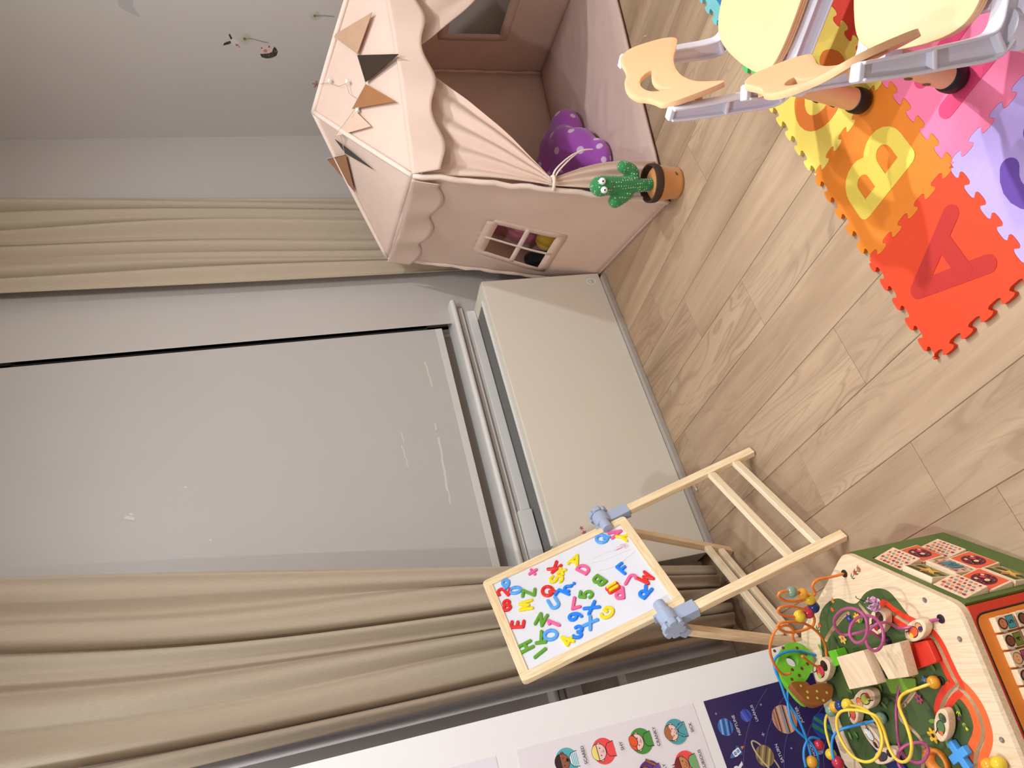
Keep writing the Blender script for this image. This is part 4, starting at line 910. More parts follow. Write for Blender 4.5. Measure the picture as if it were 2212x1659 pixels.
bm = bmesh.new(); tube(bm, cord[:8] + [AP.lerp(EFL, .33) + V((0, 0, .016)), cord[9], cord[11], cord[10]], .0012, 6); obj('cord', bm, mat('cord_pale', (214, 200, 186), .8), bt)
fl = thing('fairy_lights', 'thin wire of star fairy lights trailing over the tent roof', 'fairy lights', (2.45, 1.9, 1.05))
wire = catmull([(2.62, 1.90, 1.185), (2.56, 1.85, 1.145), (2.50, 1.82, 1.115), (2.47, 1.79, 1.092), (2.42, 1.795, 1.085), (2.37, 1.78, 1.066), (2.34, 1.80, 1.07), (2.33, 1.83, 1.088)], 6)
bm = bmesh.new(); tube(bm, [V(p) + nf_ * .012 for p in wire], .0008, 5); obj('wire', bm, mat('wire_copper', (170, 140, 120), .4), fl)
for p in ((2.56, 1.84, 1.140), (2.332, 1.80, 1.066), (2.47, 1.78, 1.085)):
    bm = bmesh.new(); c = V(p) + nf_ * .016; u = ex; v_ = nf_.cross(ex); prism(bm, star_pts(.012), c, u, v_, -.003, .003); obj('star', bm, mat('star_white', (244, 236, 226), .3), fl)

# soft toys inside the tent
def blob(name, label, cat, parts, m, sub=2, extra=None, vox=.010):
    bm = bmesh.new()
    for c, r, s in parts: ball(bm, c, r, s, 16)
    o = obj(name, bm, m, None, smooth=True); tag(o, label, cat)
    rm = o.modifiers.new('remesh', 'REMESH'); rm.mode = 'VOXEL'; rm.voxel_size = vox; rm.use_smooth_shade = True
    s_ = o.modifiers.new('smooth', 'SMOOTH'); s_.factor = .5; s_.iterations = 22
    return o
blob('plush_cushion', 'purple plush cushion with white polka dots inside the tent doorway', 'cushion', [((2.48, 2.15, .13), .135, (1.05, .95, .8)), ((2.37, 2.06, .105), .115, (1.1, 1, .75)), ((2.44, 2.20, .19), .085, (1.1, 1, .8)), ((2.27, 1.99, .07), .075, (1.3, 1, .65)), ((2.57, 2.10, .10), .10, (1.1, 1, .75)), ((2.42, 2.09, .15), .11, (1.2, 1, .7))], dots_mat('purple_plush', (176, 84, 190), (232, 200, 228), 17, .26, .9, .4))
blob('plush_toy', 'pink satin-bowed plush toy seen through the tent side window', 'soft toy', [((2.30, 2.41, .30), .10, (1, .8, 1.2)), ((2.24, 2.33, .38), .065, (1.2, .9, .8)), ((2.33, 2.40, .43), .06, (1, 1, .8)), ((2.32, 2.42, .13), .12, (1, .7, 1))], mat('pink_plush', (206, 120, 140), .6, .03, 9, .1, 500, sheen=.3))
blob('plush_toy', 'mustard yellow round plush toy seen through the tent side window', 'soft toy', [((2.145, 2.345, .255), .052, (1, 1, 1.1)), ((2.15, 2.35, .17), .045, (1, 1, 1.4)), ((2.15, 2.35, .07), .06, (1, 1, 1))], mat('yellow_plush', (206, 160, 42), .8, .04, 20, .1, 500, sheen=.3))
blob('plush_toy', 'black plush toy leaning at the lower edge of the tent side window', 'soft toy', [((2.150, 2.475, .30), .045, (1, .8, .9)), ((2.140, 2.465, .22), .05, (.9, .8, 1.2)), ((2.15, 2.475, .10), .05, (1, .7, 1.5))], mat('black_plush', (14, 12, 14), .8, sheen=.2))

# ------------------------------------------------------------------ plush cactus in a pot
PC = V((1.80, 1.705, 0)); RT = V((.688, -.725, 0)); TV = V((-.725, -.688, 0))
ct = thing('plush_cactus', 'green polka dot plush cactus with googly eyes standing in an orange pot', 'toy cactus', PC)
FELT_O = mat('orange_felt', (206, 136, 70), .85, .03, 30, .1, 700, sheen=.3)
bm = bmesh.new(); lathe(bm, [(.050, .0005), (.054, .004), (.0555, .014), (.0545, .018), (.058, .05), (.064, .085), (.066, .10)], PC, (.02, -.01, 1), 40, True, False); obj('pot', bm, FELT_O, ct, smooth=True, solid=.003)
bm = bmesh.new(); lathe(bm, [(.0655, .085), (.0685, .088), (.070, .100), (.0695, .116), (.066, .118), (.062, .116), (.061, .090)], PC, (.02, -.01, 1), 26, False, False); obj('pot_rim', bm, mat('brown_felt', (70, 46, 36), .85, .05, 30, .1, 600), ct, bevel=.002)
bm = bmesh.new(); lathe(bm, [(.060, .088), (.05, .098), (.03, .104), (.008, .105)], PC, (.02, -.01, 1), 28, False, True); obj('pot_filling', bm, FELT_O, ct, smooth=True)
A = Art(PC + V((-.20, -.98, 0)).normalized() * .0575 + V((0, 0, .03)), V((.98, -.20, 0)), V((0, 0, 1))); A.disc(0, 0, .008, (60, 104, 56), .005, .4); A.make('pot_patch', ct)
bm = bmesh.new()
def limb(pts, r0, r1):
    P = catmull(pts, 6); n = len(P)
    for i, p in enumerate(P): tt = i / (n - 1); ball(bm, p, r0 + (r1 - r0) * tt, seg=12)
limb([PC + V((0, 0, .095)), PC + V((0, 0, .15)) - RT * .004, PC + V((0, 0, .20)), PC + RT * .001 + V((0, 0, .26)), PC - RT * .002 + V((0, 0, .305))], .0215, .038)
limb([PC + V((0, 0, .178)), PC + RT * .030 + V((0, 0, .172)), PC + RT * .052 + V((0, 0, .185)), PC + RT * .062 + V((0, 0, .215))], .017, .024)
limb([PC + V((0, 0, .185)), PC - RT * .028 + V((0, 0, .195)), PC - RT * .046 + V((0, 0, .222)), PC - RT * .056 + V((0, 0, .248))], .017, .025)
o = obj('cactus_body', bm, dots_mat('green_plush', (52, 134, 72), (206, 232, 198), 105, .22, .85, .3), ct, smooth=True)
rm = o.modifiers.new('remesh', 'REMESH'); rm.mode = 'VOXEL'; rm.voxel_size = .004; rm.use_smooth_shade = True; s_ = o.modifiers.new('smooth', 'SMOOTH'); s_.iterations = 5
FV = (V((0, 0, 1.42)) - (PC + V((0, 0, .3)))).normalized(); FU = V((0, 0, 1))
for s, zz in ((1, .303), (-1, .296)):
    c = PC + RT * (.015 * s) + V((0, 0, zz)) + V((FV.x, FV.y, .25)).normalized() * .037
    bm = bmesh.new(); ball(bm, c, .0125); e_ = obj('eye', bm, mat('eye_white', (246, 246, 246), .2), ct, smooth=True)
    bm = bmesh.new(); ball(bm, c + FV * .0095 - V((0, 0, .002)), .0045, seg=12); obj('pupil', bm, mat('eye_black', (10, 10, 10), .2), e_, smooth=True)
bm = bmesh.new(); mc = PC + V((0, 0, .272)) + V((FV.x, FV.y, .2)).normalized() * .0375
tube(bm, [mc + RT * .011 * cos(a) + V((0, 0, .008 * sin(a) - .0)) for a in [radians(190 + 16 * i) for i in range(11)]], .0011, 6); obj('mouth', bm, mat('mouth_red', (150, 70, 60), .6), ct)

# small litter on the floor
bm = bmesh.new(); lathe(bm, [(.003, 0), (.006, .002), (.006, .006), (.003, .008)], (.880, 2.38, .001), (0, 0, 1), 12); lathe(bm, [(.002, 0), (.002, .014)], (.886, 2.38, .004), (1, .3, .1), 8); tag(obj('screw', bm, mat('clear_scrap', (200, 200, 205), .2, metal=.4)), 'tiny pale screw lying on the floor beside the heater', 'screw')
bm = bmesh.new(); tube(bm, [(2.352, 1.483, .002), (2.36, 1.489, .003), (2.366, 1.497, .002)], .0016, 6); tag(obj('paper_scrap', bm, mat('scrap_white', (236, 230, 222), .7)), 'tiny white paper scrap on the floor in front of the tent', 'scrap')

# ------------------------------------------------------------------ hexagonal wooden activity toy
TO = V((.026, 1.475, 0)); TR = .3014; TP = -9.4; TZ = .290
toy = thing('activity_cube', 'hexagonal wooden activity toy with bead maze wires, sliding figures and flip tiles', 'activity toy', TO)
HV = [TO + V((cos(radians(TP + 60 * i)), sin(radians(TP + 60 * i)), 0)) * TR for i in range(6)]   # 0 = corner by the easel, 5 = corner nearest the viewer
def hex2(k): return [(TO.x + (p.x - TO.x) * k, TO.y + (p.y - TO.y) * k) for p in HV]
def rounded(poly, r, n=5):
    out = []
    for i in range(len(poly)):
        a, b, c = V(poly[i - 1]), V(poly[i]), V(poly[(i + 1) % len(poly)]); u = (a - b).normalized(); w_ = (c - b).normalized()
        p, q = b + u * r, b + w_ * r
        for k in range(n + 1): tt = k / n; out.append(tuple(p * (1 - tt) ** 2 + b * 2 * tt * (1 - tt) + q * tt * tt))
    return out
def ribbon(pts, wd, n=5):
    P = catmull([(a, b, 0) for a, b in pts], n); L = []; R = []
    for i, p in enumerate(P):
        d = (P[min(i + 1, len(P) - 1)] - P[max(i - 1, 0)]).normalized(); q = V((-d.y, d.x, 0)) * wd / 2; L.append(((p + q).x, (p + q).y)); R.append(((p - q).x, (p - q).y))
    d = (P[0] - P[1]).normalized(); s0 = [((P[0] + (V((-d.y, d.x, 0)) * cos(a) + d * sin(a)) * wd / 2).x, (P[0] + (V((-d.y, d.x, 0)) * cos(a) + d * sin(a)) * wd / 2).y) for a in (pi * .25, pi * .5, pi * .75)]
    d = (P[-1] - P[-2]).normalized(); s1 = [((P[-1] + (V((-d.y, d.x, 0)) * cos(a) + d * sin(a)) * wd / 2).x, (P[-1] + (V((-d.y, d.x, 0)) * cos(a) + d * sin(a)) * wd / 2).y) for a in (pi * .25, pi * .5, pi * .75)]
    return L + s1 + R[::-1] + s0
GREEN = [(.21, 1.615), (.236, 1.586), (.247, 1.543), (.243, 1.504), (.225, 1.478), (.217, 1.452), (.227, 1.411), (.224, 1.372), (.209, 1.344), (.183, 1.332), (.147, 1.32), (.105, 1.288), (.056, 1.286), (.029, 1.283), (-.012, 1.272), (-.054, 1.268), (-.091, 1.285), (-.128, 1.329), (-.181, 1.40), (-.20, 1.52), (-.171, 1.66), (-.085, 1.69), (-.037, 1.70), (.009, 1.695), (.062, 1.69), (.13, 1.665)]
TRK1 = [(.184, 1.375), (.167, 1.363), (.144, 1.34), (.122, 1.312), (.101, 1.292), (.08, 1.288), (.056, 1.290), (.028, 1.292), (.010, 1.293), (.003, 1.317), (-.009, 1.345), (-.021, 1.362), (-.032, 1.372)]
TRK2 = [(.004, 1.290), (-.011, 1.281), (-.031, 1.277), (-.052, 1.280), (-.072, 1.289), (-.088, 1.306), (-.104, 1.331), (-.126, 1.353), (-.145, 1.376)]
GRV3 = [(.062, 1.39), (.042, 1.395), (.024, 1.409), (.007, 1.452), (-.001, 1.477), (-.019, 1.489), (-.039, 1.472), (-.06, 1.46), (-.079, 1.464), (-.096, 1.478), (-.111, 1.493), (-.13, 1.511)]
GRV4 = [(.211, 1.446), (.193, 1.439), (.171, 1.426)]; GRV5 = [(.177, 1.615), (.19, 1.579), (.206, 1.517), (.206, 1.494)]
gw = .0085
grooves = [ribbon(TRK1, gw), ribbon(TRK2, gw), ribbon(GRV3, gw), ribbon(GRV4, gw), ribbon(GRV5, gw)]
reds = [(ribbon(TRK1, .034), (236, 62, 34)), (ribbon(TRK2, .040), (240, 104, 46))]
green = sm(GREEN, 4); hexo = rounded(hex2(.985), .022)
vs, fs = cdt(hexo, [green] + [r[0] for r in reds] + grooves)
bmW = bmesh.new(); bmP = bmesh.new(); cl = bmP.loops.layers.float_color.new('Col')
vw = [bmW.verts.new((v.x, v.y, TZ)) for v in vs]; vp = [bmP.verts.new((v.x, v.y, TZ)) for v in vs]
for f in fs:
    c = sum((vs[i] for i in f), V((0, 0))) / len(f)
    if any(inside(c, g) for g in grooves): continue
    rc = next((k for r, k in reds if inside(c, r)), None)
    if rc is None and inside(c, green): rc = (74, 92, 48)
    if rc is None: bmW.faces.new([vw[i] for i in f])
    else:
        fc = bmP.faces.new([vp[i] for i in f])
        for l in fc.loops: l[cl] = rgba(rc)
for b_ in (bmW, bmP): bmesh.ops.delete(b_, geom=[v for v in b_.verts if not v.link_faces], context='VERTS')
# chamfer and skirt of the lid, groove walls and groove bed
o2 = rounded(hex2(1.0), .022); a = [bmW.verts.new((x, y, TZ)) for x, y in hexo]; b = [bmW.verts.new((x, y, TZ - .006)) for x, y in o2]; c_ = [bmW.verts.new((x, y, TZ - .020)) for x, y in o2]; n = len(a)
for i in range(n): j = (i + 1) % n; bmW.faces.new((a[i], b[i], b[j], a[j])); bmW.faces.new((b[i], c_[i], c_[j], b[j]))
for g in grooves:
    a = [bmW.verts.new((x, y, TZ)) for x, y in g]; b = [bmW.verts.new((x, y, TZ - .011)) for x, y in g]; n = len(a)
    for i in range(n): j = (i + 1) % n; bmW.faces.new((a[i], a[j], b[j], b[i]))
bmW.faces.new([bmW.verts.new((x, y, TZ - .012)) for x, y in hex2(.97)])
set_grain(bmW, (.2, 1, 0)); lid = obj('lid', bmW, RUBBERWOOD, toy)
for f in bmP.faces:
    f.normal_update()
    if f.normal.z < 0: f.normal_flip()
obj('printed_top', bmP, paint_mat(.45, 'print_45'), lid, recalc=False)
A = Art((0, 0, TZ), (1, 0, 0), (0, 1, 0), .0002)
rn = random.Random(9)
def leafy(x, y, s, rot, c): A.disc(x, y, s, c, s * .42, rot, 14)
def flower(x, y, r, c, cc, n=6):
    for i in range(n): a_ = 2 * pi * i / n; A.disc(x + r * .62 * cos(a_), y + r * .62 * sin(a_), r * .46, c, r * .3, a_, 10)
    A.disc(x, y, r * .3, cc, n=10)
def tulip(x, y, s, rot, c, lc):
    R_ = lambda a_, b_: (x + cos(rot) * a_ - sin(rot) * b_, y + sin(rot) * a_ + cos(rot) * b_)
    A.line([R_(0, 0), R_(0, s * 1.2)], s * .1, lc); A.poly([R_(-s * .05, s * .2), R_(-s * .5, s * .75), R_(-s * .3, s * .1)], lc); A.poly([R_(s * .05, s * .2), R_(s * .5, s * .75), R_(s * .3, s * .1)], lc)
    A.poly([R_(-s * .32, s * 1.1), R_(0, s * .92), R_(s * .32, s * 1.1), R_(s * .36, s * 1.7), R_(s * .14, s * 1.45), R_(0, s * 1.75), R_(-s * .14, s * 1.45), R_(-s * .36, s * 1.7)], c)
TL = (34, 98, 58)
for x, y, c in ((.266, 1.432, (222, 74, 46)), (.270, 1.415, (234, 96, 52)), (.222, 1.560, (226, 84, 46)), (.238, 1.545, (238, 140, 52)), (.205, 1.63, (226, 84, 46)), (.03, 1.695, (226, 84, 46)), (.02, 1.66, (226, 84, 46))): tulip(x, y, .015, radians(200), c, TL)
for x, y, r, c, cc in ((.196, 1.50, .010, (62, 52, 110), (80, 150, 200)), (.19, 1.472, .011, (240, 176, 60), (210, 90, 70)), (.165, 1.55, .012, (244, 196, 96), (210, 90, 100)), (.09, 1.315, .011, (236, 196, 60), (200, 150, 30)), (.008, 1.405, .010, (178, 70, 96), (40, 50, 110)), (-.06, 1.415, .014, (232, 178, 40), (40, 40, 30)), (.066, 1.43, .012, (236, 190, 50), (120, 90, 30)), (.04, 1.64, .010, (238, 150, 60), (120, 60, 30))): flower(x, y, r, c, cc)
for i in range(70):
    x = -.15 + .36 * rn.random(); y = 1.30 + .38 * rn.random()
    if inside((x, y), green) and not any(inside((x, y), r[0]) for r in reds) and not any(inside((x + dx, y + dy), g) for g in grooves for dx in (-.012, 0, .012) for dy in (-.012, 0, .012)): leafy(x, y, .006 + .006 * rn.random(), rn.random() * 3, rn.choice(((96, 138, 44), (56, 84, 46), (118, 160, 58), (88, 116, 50))))
tulip(-.030, 1.315, .011, radians(60), (96, 44, 84), (206, 206, 60)); tulip(-.05, 1.318, .009, radians(100), (206, 206, 60), (190, 196, 54)); flower(.035, 1.36, .008, (64, 130, 180), (230, 120, 60), 5)
A.make('printed_flowers', lid)
bm = bmesh.new()
for x, y in ((.274, 1.397), (.165, 1.262), (.081, 1.229), (-.09, 1.256)):
    lathe(bm, [(.0055, .0003), (.005, .0015), (.002, .0004)], (x, y, TZ), (0, 0, 1), 14)
obj('screw_head', bm, mat('steel', (190, 186, 180), .3, metal=1), lid)
HOLES = [(.282, 1.446), (.124, 1.247), (.026, 1.325), (-.006, 1.531), (.125, 1.413), (.048, 1.434)]
bm = bmesh.new()
for x, y in HOLES: lathe(bm, [(.0085, 0), (.0085, .002), (.006, .003), (.0035, .0032)], (x, y, TZ), (0, 0, 1), 18)
obj('grommet', bm, BLACK_RUBBER, lid)

# body sides
BASE_Z = .004
bm = bmesh.new(); prism(bm, hex2(.955), (0, 0, 0), (1, 0, 0), (0, 1, 0), BASE_Z, TZ - .020); obj('core', bm, mat('dark_inner', (40, 36, 32), .8), toy)
SIDE_COL = {5: (84, 106, 44), 4: (226, 62, 36), 3: (244, 196, 60), 2: (70, 140, 190), 1: (232, 120, 44), 0: (226, 62, 36)}
def side_frame(i):
    """side between vertex i and i-1 seen from outside: origin, unit along, outward"""
    a, b = HV[(i + 1) % 6], HV[i]; d = (b - a).normalized(); return a, d, V((d.y, -d.x, 0)) * (1 if V((d.y, -d.x, 0)).dot((a + b) / 2 - TO) > 0 else -1), (b - a).length
for i in range(6):
    a, d, n, L = side_frame(i); key = i
    col = SIDE_COL[i]; hh = TZ - .0205
    if i == 5: win_ = (.050, .068, L - .018, .252)   # nine flip tiles
    elif i == 4: win_ = (.030, .05, L - .02, .238)
    else: win_ = (.05, .06, L - .05, .23)
    bm = bmesh.new(); U = lambda x, z, q: a + d * x + n * q + V((0, 0, z))
    def pan(x0, z0, x1, z1, q0=-.012, q1=-.0005):
        obox(bm, U((x0 + x1) / 2, (z0 + z1) / 2, (q0 + q1) / 2), d, (0, 0, 1), n, (x1 - x0, z1 - z0, q1 - q0))
    x0, z0, x1, z1 = win_
    pan(.004, BASE_Z, L - .004, z0); pan(.004, z1, L - .004, hh); pan(.004, z0, x0, z1); pan(x1, z0, L - .004, z1)
    obj('side_panel', bm, mat('toy_side_%d' % i, col, .45, .03, 20), toy, label={5: 'green side panel', 4: 'red side panel', 3: 'yellow side panel', 2: 'blue side panel', 1: 'orange side panel', 0: 'red rear side panel'}[i])
# green side (from corner A, index 0, to corner B, index 5)
Aq = V((.323, 1.426, 0)); dg = (V((.132, 1.193, 0)) - Aq).normalized(); ng = V((-dg.y, dg.x, 0))
if ng.dot(Aq - TO) < 0: ng = -ng
def swirl(A, w_, h_):
    rn2 = random.Random(2)
    A.poly([(-w_ / 2, -h_ / 2), (w_ / 2, -h_ / 2), (w_ / 2, h_ / 2), (-w_ / 2, h_ / 2)], (240, 204, 168))
    for r_ in range(5):
        for c in range(6):
            x = -w_ / 2 + w_ * (c + .5 + .5 * (r_ % 2)) / 6.6; y = -h_ / 2 + h_ * (r_ + .5) / 5
            cc = ((150, 44, 66), (214, 130, 90), (132, 150, 146), (176, 70, 60))[(r_ * 2 + c) % 4]; A.disc(x, y, .0042 if (r_ + c) % 3 else .0028, cc, .003, n=10)
    for r_ in range(4): A.line([(-w_ / 2 + w_ * k / 16, -h_ / 2 + h_ * (r_ + 1) / 5 + .0016 * sin(k * 2.4)) for k in range(17)], .0007, (226, 150, 90))
def mouse(A, w_, h_):
    A.poly([(-w_ / 2, -h_ / 2), (w_ / 2, -h_ / 2), (w_ / 2, h_ / 2), (-w_ / 2, h_ / 2)], (232, 92, 56)); A.disc(0, 0, .024, (92, 26, 44), .021)
    for k in range(16): a_ = k * 2.4; A.disc(.021 * sqrt(k / 16) * cos(a_), .018 * sqrt(k / 16) * sin(a_), .0018, (206, 82, 96), n=8)
    A.disc(-.008, .002, .008, (40, 24, 24), .007); A.disc(-.007, .0, .005, (246, 190, 150)); A.disc(.006, -.004, .006, (216, 70, 90), .004, .4); A.disc(.010, .009, .004, (246, 196, 140), .003); A.disc(.012, -.010, .004, (246, 196, 140), .003)
def star_kid(A, w_, h_):
    A.poly([(-w_ / 2, -h_ / 2), (w_ / 2, -h_ / 2), (w_ / 2, h_ / 2), (-w_ / 2, h_ / 2)], (104, 100, 40))
    for k in range(4): A.line([(-w_ / 2, -h_ / 2 + h_ * (k + .5) / 4), (w_ / 2, -h_ / 2 + h_ * (k + .5) / 4)], h_ * .13, (52, 46, 26) if k % 2 else (170, 164, 70))
    A.poly([(p, q - .001) for p, q in star_pts(.026, .012, 5)], (20, 16, 14)); A.poly(star_pts(.0235, .0105, 5), (246, 190, 74)); A.disc(0, .010, .0075, (20, 16, 14)); A.disc(0, .010, .0065, (238, 130, 90)); A.disc(-.002, .011, .001, (20, 16, 14), n=8); A.disc(.003, .011, .001, (20, 16, 14), n=8)
KINDS_ = [['swirl', 'star', 'swirl'], ['mouse', 'b', 'mouse'], ['swirl', 'mouse', 'star']]
tw = (.301 - .05 - .018) / 3; th_ = (.252 - .068) / 3
for r_ in range(3):
    for c in range(3):
        cx = .052 + tw * (c + .5) - .001; cz = .252 - th_ * (r_ + .5); kd = KINDS_[r_][c]
        tilt = radians((18, -9, 14, 4, -6, 10, 12, 6, -8)[r_ * 3 + c]); nn = (ng * cos(tilt) + V((0, 0, 1)) * sin(tilt)).normalized(); uu = dg.cross(nn).normalized(); uu = uu if uu.z > 0 else -uu
        ctr = Aq + dg * cx + V((0, 0, cz)) + ng * -.004
        bm = bmesh.new(); obox(bm, ctr, dg, uu, nn, (tw - .004, th_ - .004, .022)); set_grain(bm, dg, 1, r_ + c)
        tl = obj('flip_tile', bm, RUBBERWOOD, toy, bevel=.0015)
        A = Art(ctr + nn * .011, dg, uu, .0002); w_, h_ = tw - .012, th_ - .010
        if A.n.dot(nn) < 0: A = Art(ctr + nn * .011, -dg, uu, .0002)
        if kd == 'b': swirl(A, w_, h_); A.poly([(-.017, -.016), (.017, -.016), (.017, .016), (-.017, .016)], (66, 140, 146)); A.text('B.', 0, 0, .020, (36, 44, 84), 0, .0)
        else: {'swirl': swirl, 'mouse': mouse, 'star': star_kid}[kd](A, w_, h_)
        A.make('tile_print', tl)
# red side (from corner B, index 5, to index 4)
Bq = V((.132, 1.193, 0)); dr = V((-.986, .163, 0)).normalized(); nr_ = V((-dr.y, dr.x, 0)); nr_ = nr_ if nr_.dot(Bq - TO) > 0 else -nr_
Bq = HV[5]
A = Art(Bq + nr_ * .0002, dr, (0, 0, 1), .0002)
if A.n.dot(nr_) < 0: A = Art(Bq + nr_ * .0002, -dr, (0, 0, 1), .0002); A.sx = -1
else: A.sx = 1
def rr(x0, z0, x1, z1, r, n=5): return [(A.sx * p, q) for p, q in rounded([(x0, z0), (x1, z0), (x1, z1), (x0, z1)], r, n)]
A.poly(rr(.020, .03, .285, .266, .024), (24, 18, 18)); A.poly(rr(.0235, .0335, .2815, .2625, .021), (238, 136, 40))
A.disc(A.sx * .045, .062, .018, (24, 18, 18)); A.disc(A.sx * .045, .062, .0155, (214, 54, 48)); A.text('12', A.sx * .045, .062, .012, (248, 240, 230), 0, .03)
A.make('printed_border', toy)
FACES = [((214, 128, 84), (112, 48, 34)), ((128, 68, 40), (40, 24, 18)), ((240, 176, 130), (236, 176, 96)), ((176, 110, 80), (34, 28, 56)), ((238, 150, 110), (30, 24, 22))]
BG = [(64, 156, 166), (120, 128, 40), (170, 66, 110), (190, 190, 90), (222, 96, 70)]
for row, z in enumerate((.2135, .165, .117)):
    bm = bmesh.new(); tube(bm, [Bq + dr * .032 + nr_ * .002 + V((0, 0, z)), Bq + dr * .28 + nr_ * .002 + V((0, 0, z))], .004, 8); obj('abacus_rod', bm, mat('rod_white', (236, 226, 210), .4), toy, smooth=True)
    for i in range(5):
        x = .046 + .0305 * i; ctr = Bq + dr * x + nr_ * .004 + V((0, 0, z)); bm = bmesh.new(); obox(bm, ctr, dr, (0, 0, 1), nr_, (.027, .044, .018)); set_grain(bm, (0, 0, 1), 1, i)
        bl_ = obj('number_block', bm, RUBBERWOOD, toy, bevel=.002)
        B = Art(ctr + nr_ * .009, dr, (0, 0, 1), .0002); sx = 1
        if B.n.dot(nr_) < 0: B = Art(ctr + nr_ * .009, -dr, (0, 0, 1), .0002)
        j = 4 - i; sk, hr = FACES[(i + row) % 5]
        B.disc(0, .009, .0105, (24, 18, 18)); B.disc(0, .0095, .0095, hr); B.disc(0, .008, .0078, sk); B.disc(-.003, .009, .0009, (20, 16, 16), n=8); B.disc(.003, .009, .0009, (20, 16, 16), n=8)
        B.poly([(-.0115, -.019), (.0115, -.019), (.0115, -.001), (-.0115, -.001)], (24, 18, 18)); B.poly([(-.0105, -.018), (.0105, -.018), (.0105, -.002), (-.0105, -.002)], BG[(i + 2 * row) % 5]); B.text(str(5 - i + 5 * (row % 2)), 0, -.010, .011, (30, 24, 30), 0, .02)
        B.make('block_print', bl_)

# bead maze wires
ORANGE = [(.282, 1.446, .29), (.281, 1.446, .326), (.282, 1.446, .359), (.277, 1.451, .373), (.27, 1.46, .373), (.261, 1.472, .364), (.256, 1.479, .369), (.253, 1.483, .393), (.254, 1.481, .418), (.259, 1.475, .442), (.268, 1.463, .461), (.274, 1.455, .459), (.274, 1.455, .443), (.269, 1.461, .414), (.258, 1.476, .381), (.248, 1.489, .365), (.238, 1.502, .351), (.23, 1.512, .356), (.226, 1.517, .37), (.225, 1.518, .395), (.23, 1.512, .421), (.237, 1.503, .447), (.245, 1.493, .457), (.249, 1.487, .453), (.249, 1.488, .433), (.243, 1.496, .407), (.235, 1.505, .384), (.223, 1.52, .361), (.213, 1.534, .353), (.204, 1.545, .359), (.201, 1.549, .389), (.203, 1.546, .416), (.21, 1.537, .441), (.219, 1.525, .453), (.223, 1.52, .444), (.221, 1.523, .42), (.216, 1.53, .392), (.205, 1.544, .363), (.188, 1.566, .334), (.168, 1.591, .313), (.149, 1.616, .303), (.142, 1.625, .301), (.13, 1.64, .306), (.129, 1.641, .323), (.142, 1.624, .35), (.156, 1.606, .373)]
ORANGE2 = [(.185, 1.569, .4), (.194, 1.558, .407), (.204, 1.545, .408), (.213, 1.533, .418), (.217, 1.528, .433), (.216, 1.529, .445), (.216, 1.53, .452), (.209, 1.539, .46), (.194, 1.558, .465), (.179, 1.577, .464), (.164, 1.596, .455), (.147, 1.618, .44), (.131, 1.638, .418), (.13, 1.639, .398)]
PURPLE = [(.124, 1.249, .29), (.128, 1.282, .302), (.129, 1.307, .314), (.134, 1.322, .327), (.143, 1.321, .339), (.148, 1.316, .351), (.15, 1.315, .363), (.15, 1.325, .374), (.143, 1.34, .383), (.132, 1.344, .393), (.116, 1.336, .402), (.105, 1.314, .411), (.104, 1.285, .42), (.111, 1.255, .429), (.127, 1.251, .422), (.143, 1.26, .413), (.16, 1.282, .403), (.169, 1.304, .404), (.169, 1.323, .41), (.159, 1.342, .416), (.144, 1.346, .422), (.129, 1.331, .428), (.125, 1.304, .434), (.131, 1.276, .44), (.145, 1.261, .44), (.161, 1.256, .44), (.175, 1.266, .44), (.187, 1.298, .43), (.193, 1.344, .418), (.187, 1.391, .406), (.173, 1.418, .393), (.159, 1.424, .381), (.154, 1.413, .369), (.152, 1.401, .355), (.15, 1.396, .337), (.136, 1.401, .318), (.125, 1.413, .29)]
PURPLE2 = [(.048, 1.434, .29), (.025, 1.451, .299), (.002, 1.464, .308), (-.021, 1.467, .319), (-.049, 1.467, .333), (-.072, 1.46, .344), (-.086, 1.439, .353), (-.094, 1.411, .36), (-.093, 1.389, .36), (-.083, 1.368, .36), (-.073, 1.369, .353), (-.065, 1.389, .344), (-.062, 1.41, .345), (-.063, 1.427, .354), (-.069, 1.438, .363), (-.083, 1.444, .371), (-.096, 1.435, .38), (-.12, 1.44, .36), (-.15, 1.45, .29)]
YELLOW = [(.027, 1.334, .29), (.026, 1.329, .31), (.025, 1.347, .326), (.024, 1.367, .341), (.019, 1.373, .355), (.008, 1.37, .369), (-.006, 1.359, .381), (-.023, 1.351, .388), (-.046, 1.347, .395), (-.064, 1.351, .399), (-.08, 1.374, .396), (-.086, 1.402, .392), (-.079, 1.424, .389), (-.062, 1.435, .385), (-.043, 1.435, .382), (-.027, 1.429, .383), (-.005, 1.42, .39), (.006, 1.426, .397), (.018, 1.45, .404), (.025, 1.483, .411), (.022, 1.499, .417), (.008, 1.514, .42), (-.016, 1.524, .42), (-.042, 1.519, .42), (-.062, 1.51, .415), (-.072, 1.493, .408), (-.071, 1.471, .401), (-.06, 1.453, .394), (-.043, 1.442, .387), (-.024, 1.442, .381), (-.004, 1.445, .38), (.017, 1.462, .38), (.031, 1.503, .38), (.036, 1.544, .375), (.038, 1.583, .365), (.032, 1.63, .35), (.024, 1.651, .35), (.008, 1.658, .356), (-.016, 1.662, .36), (-.043, 1.667, .36), (-.066, 1.664, .36), (-.10, 1.65, .34), (-.12, 1.64, .29)]
BLUE = [(-.006, 1.531, .29), (-.008, 1.558, .315), (-.006, 1.604, .33), (-.007, 1.626, .345), (-.014, 1.635, .36), (-.029, 1.649, .365), (-.052, 1.655, .37), (-.076, 1.665, .365), (-.092, 1.679, .36), (-.14, 1.69, .36), (-.16, 1.65, .29)]
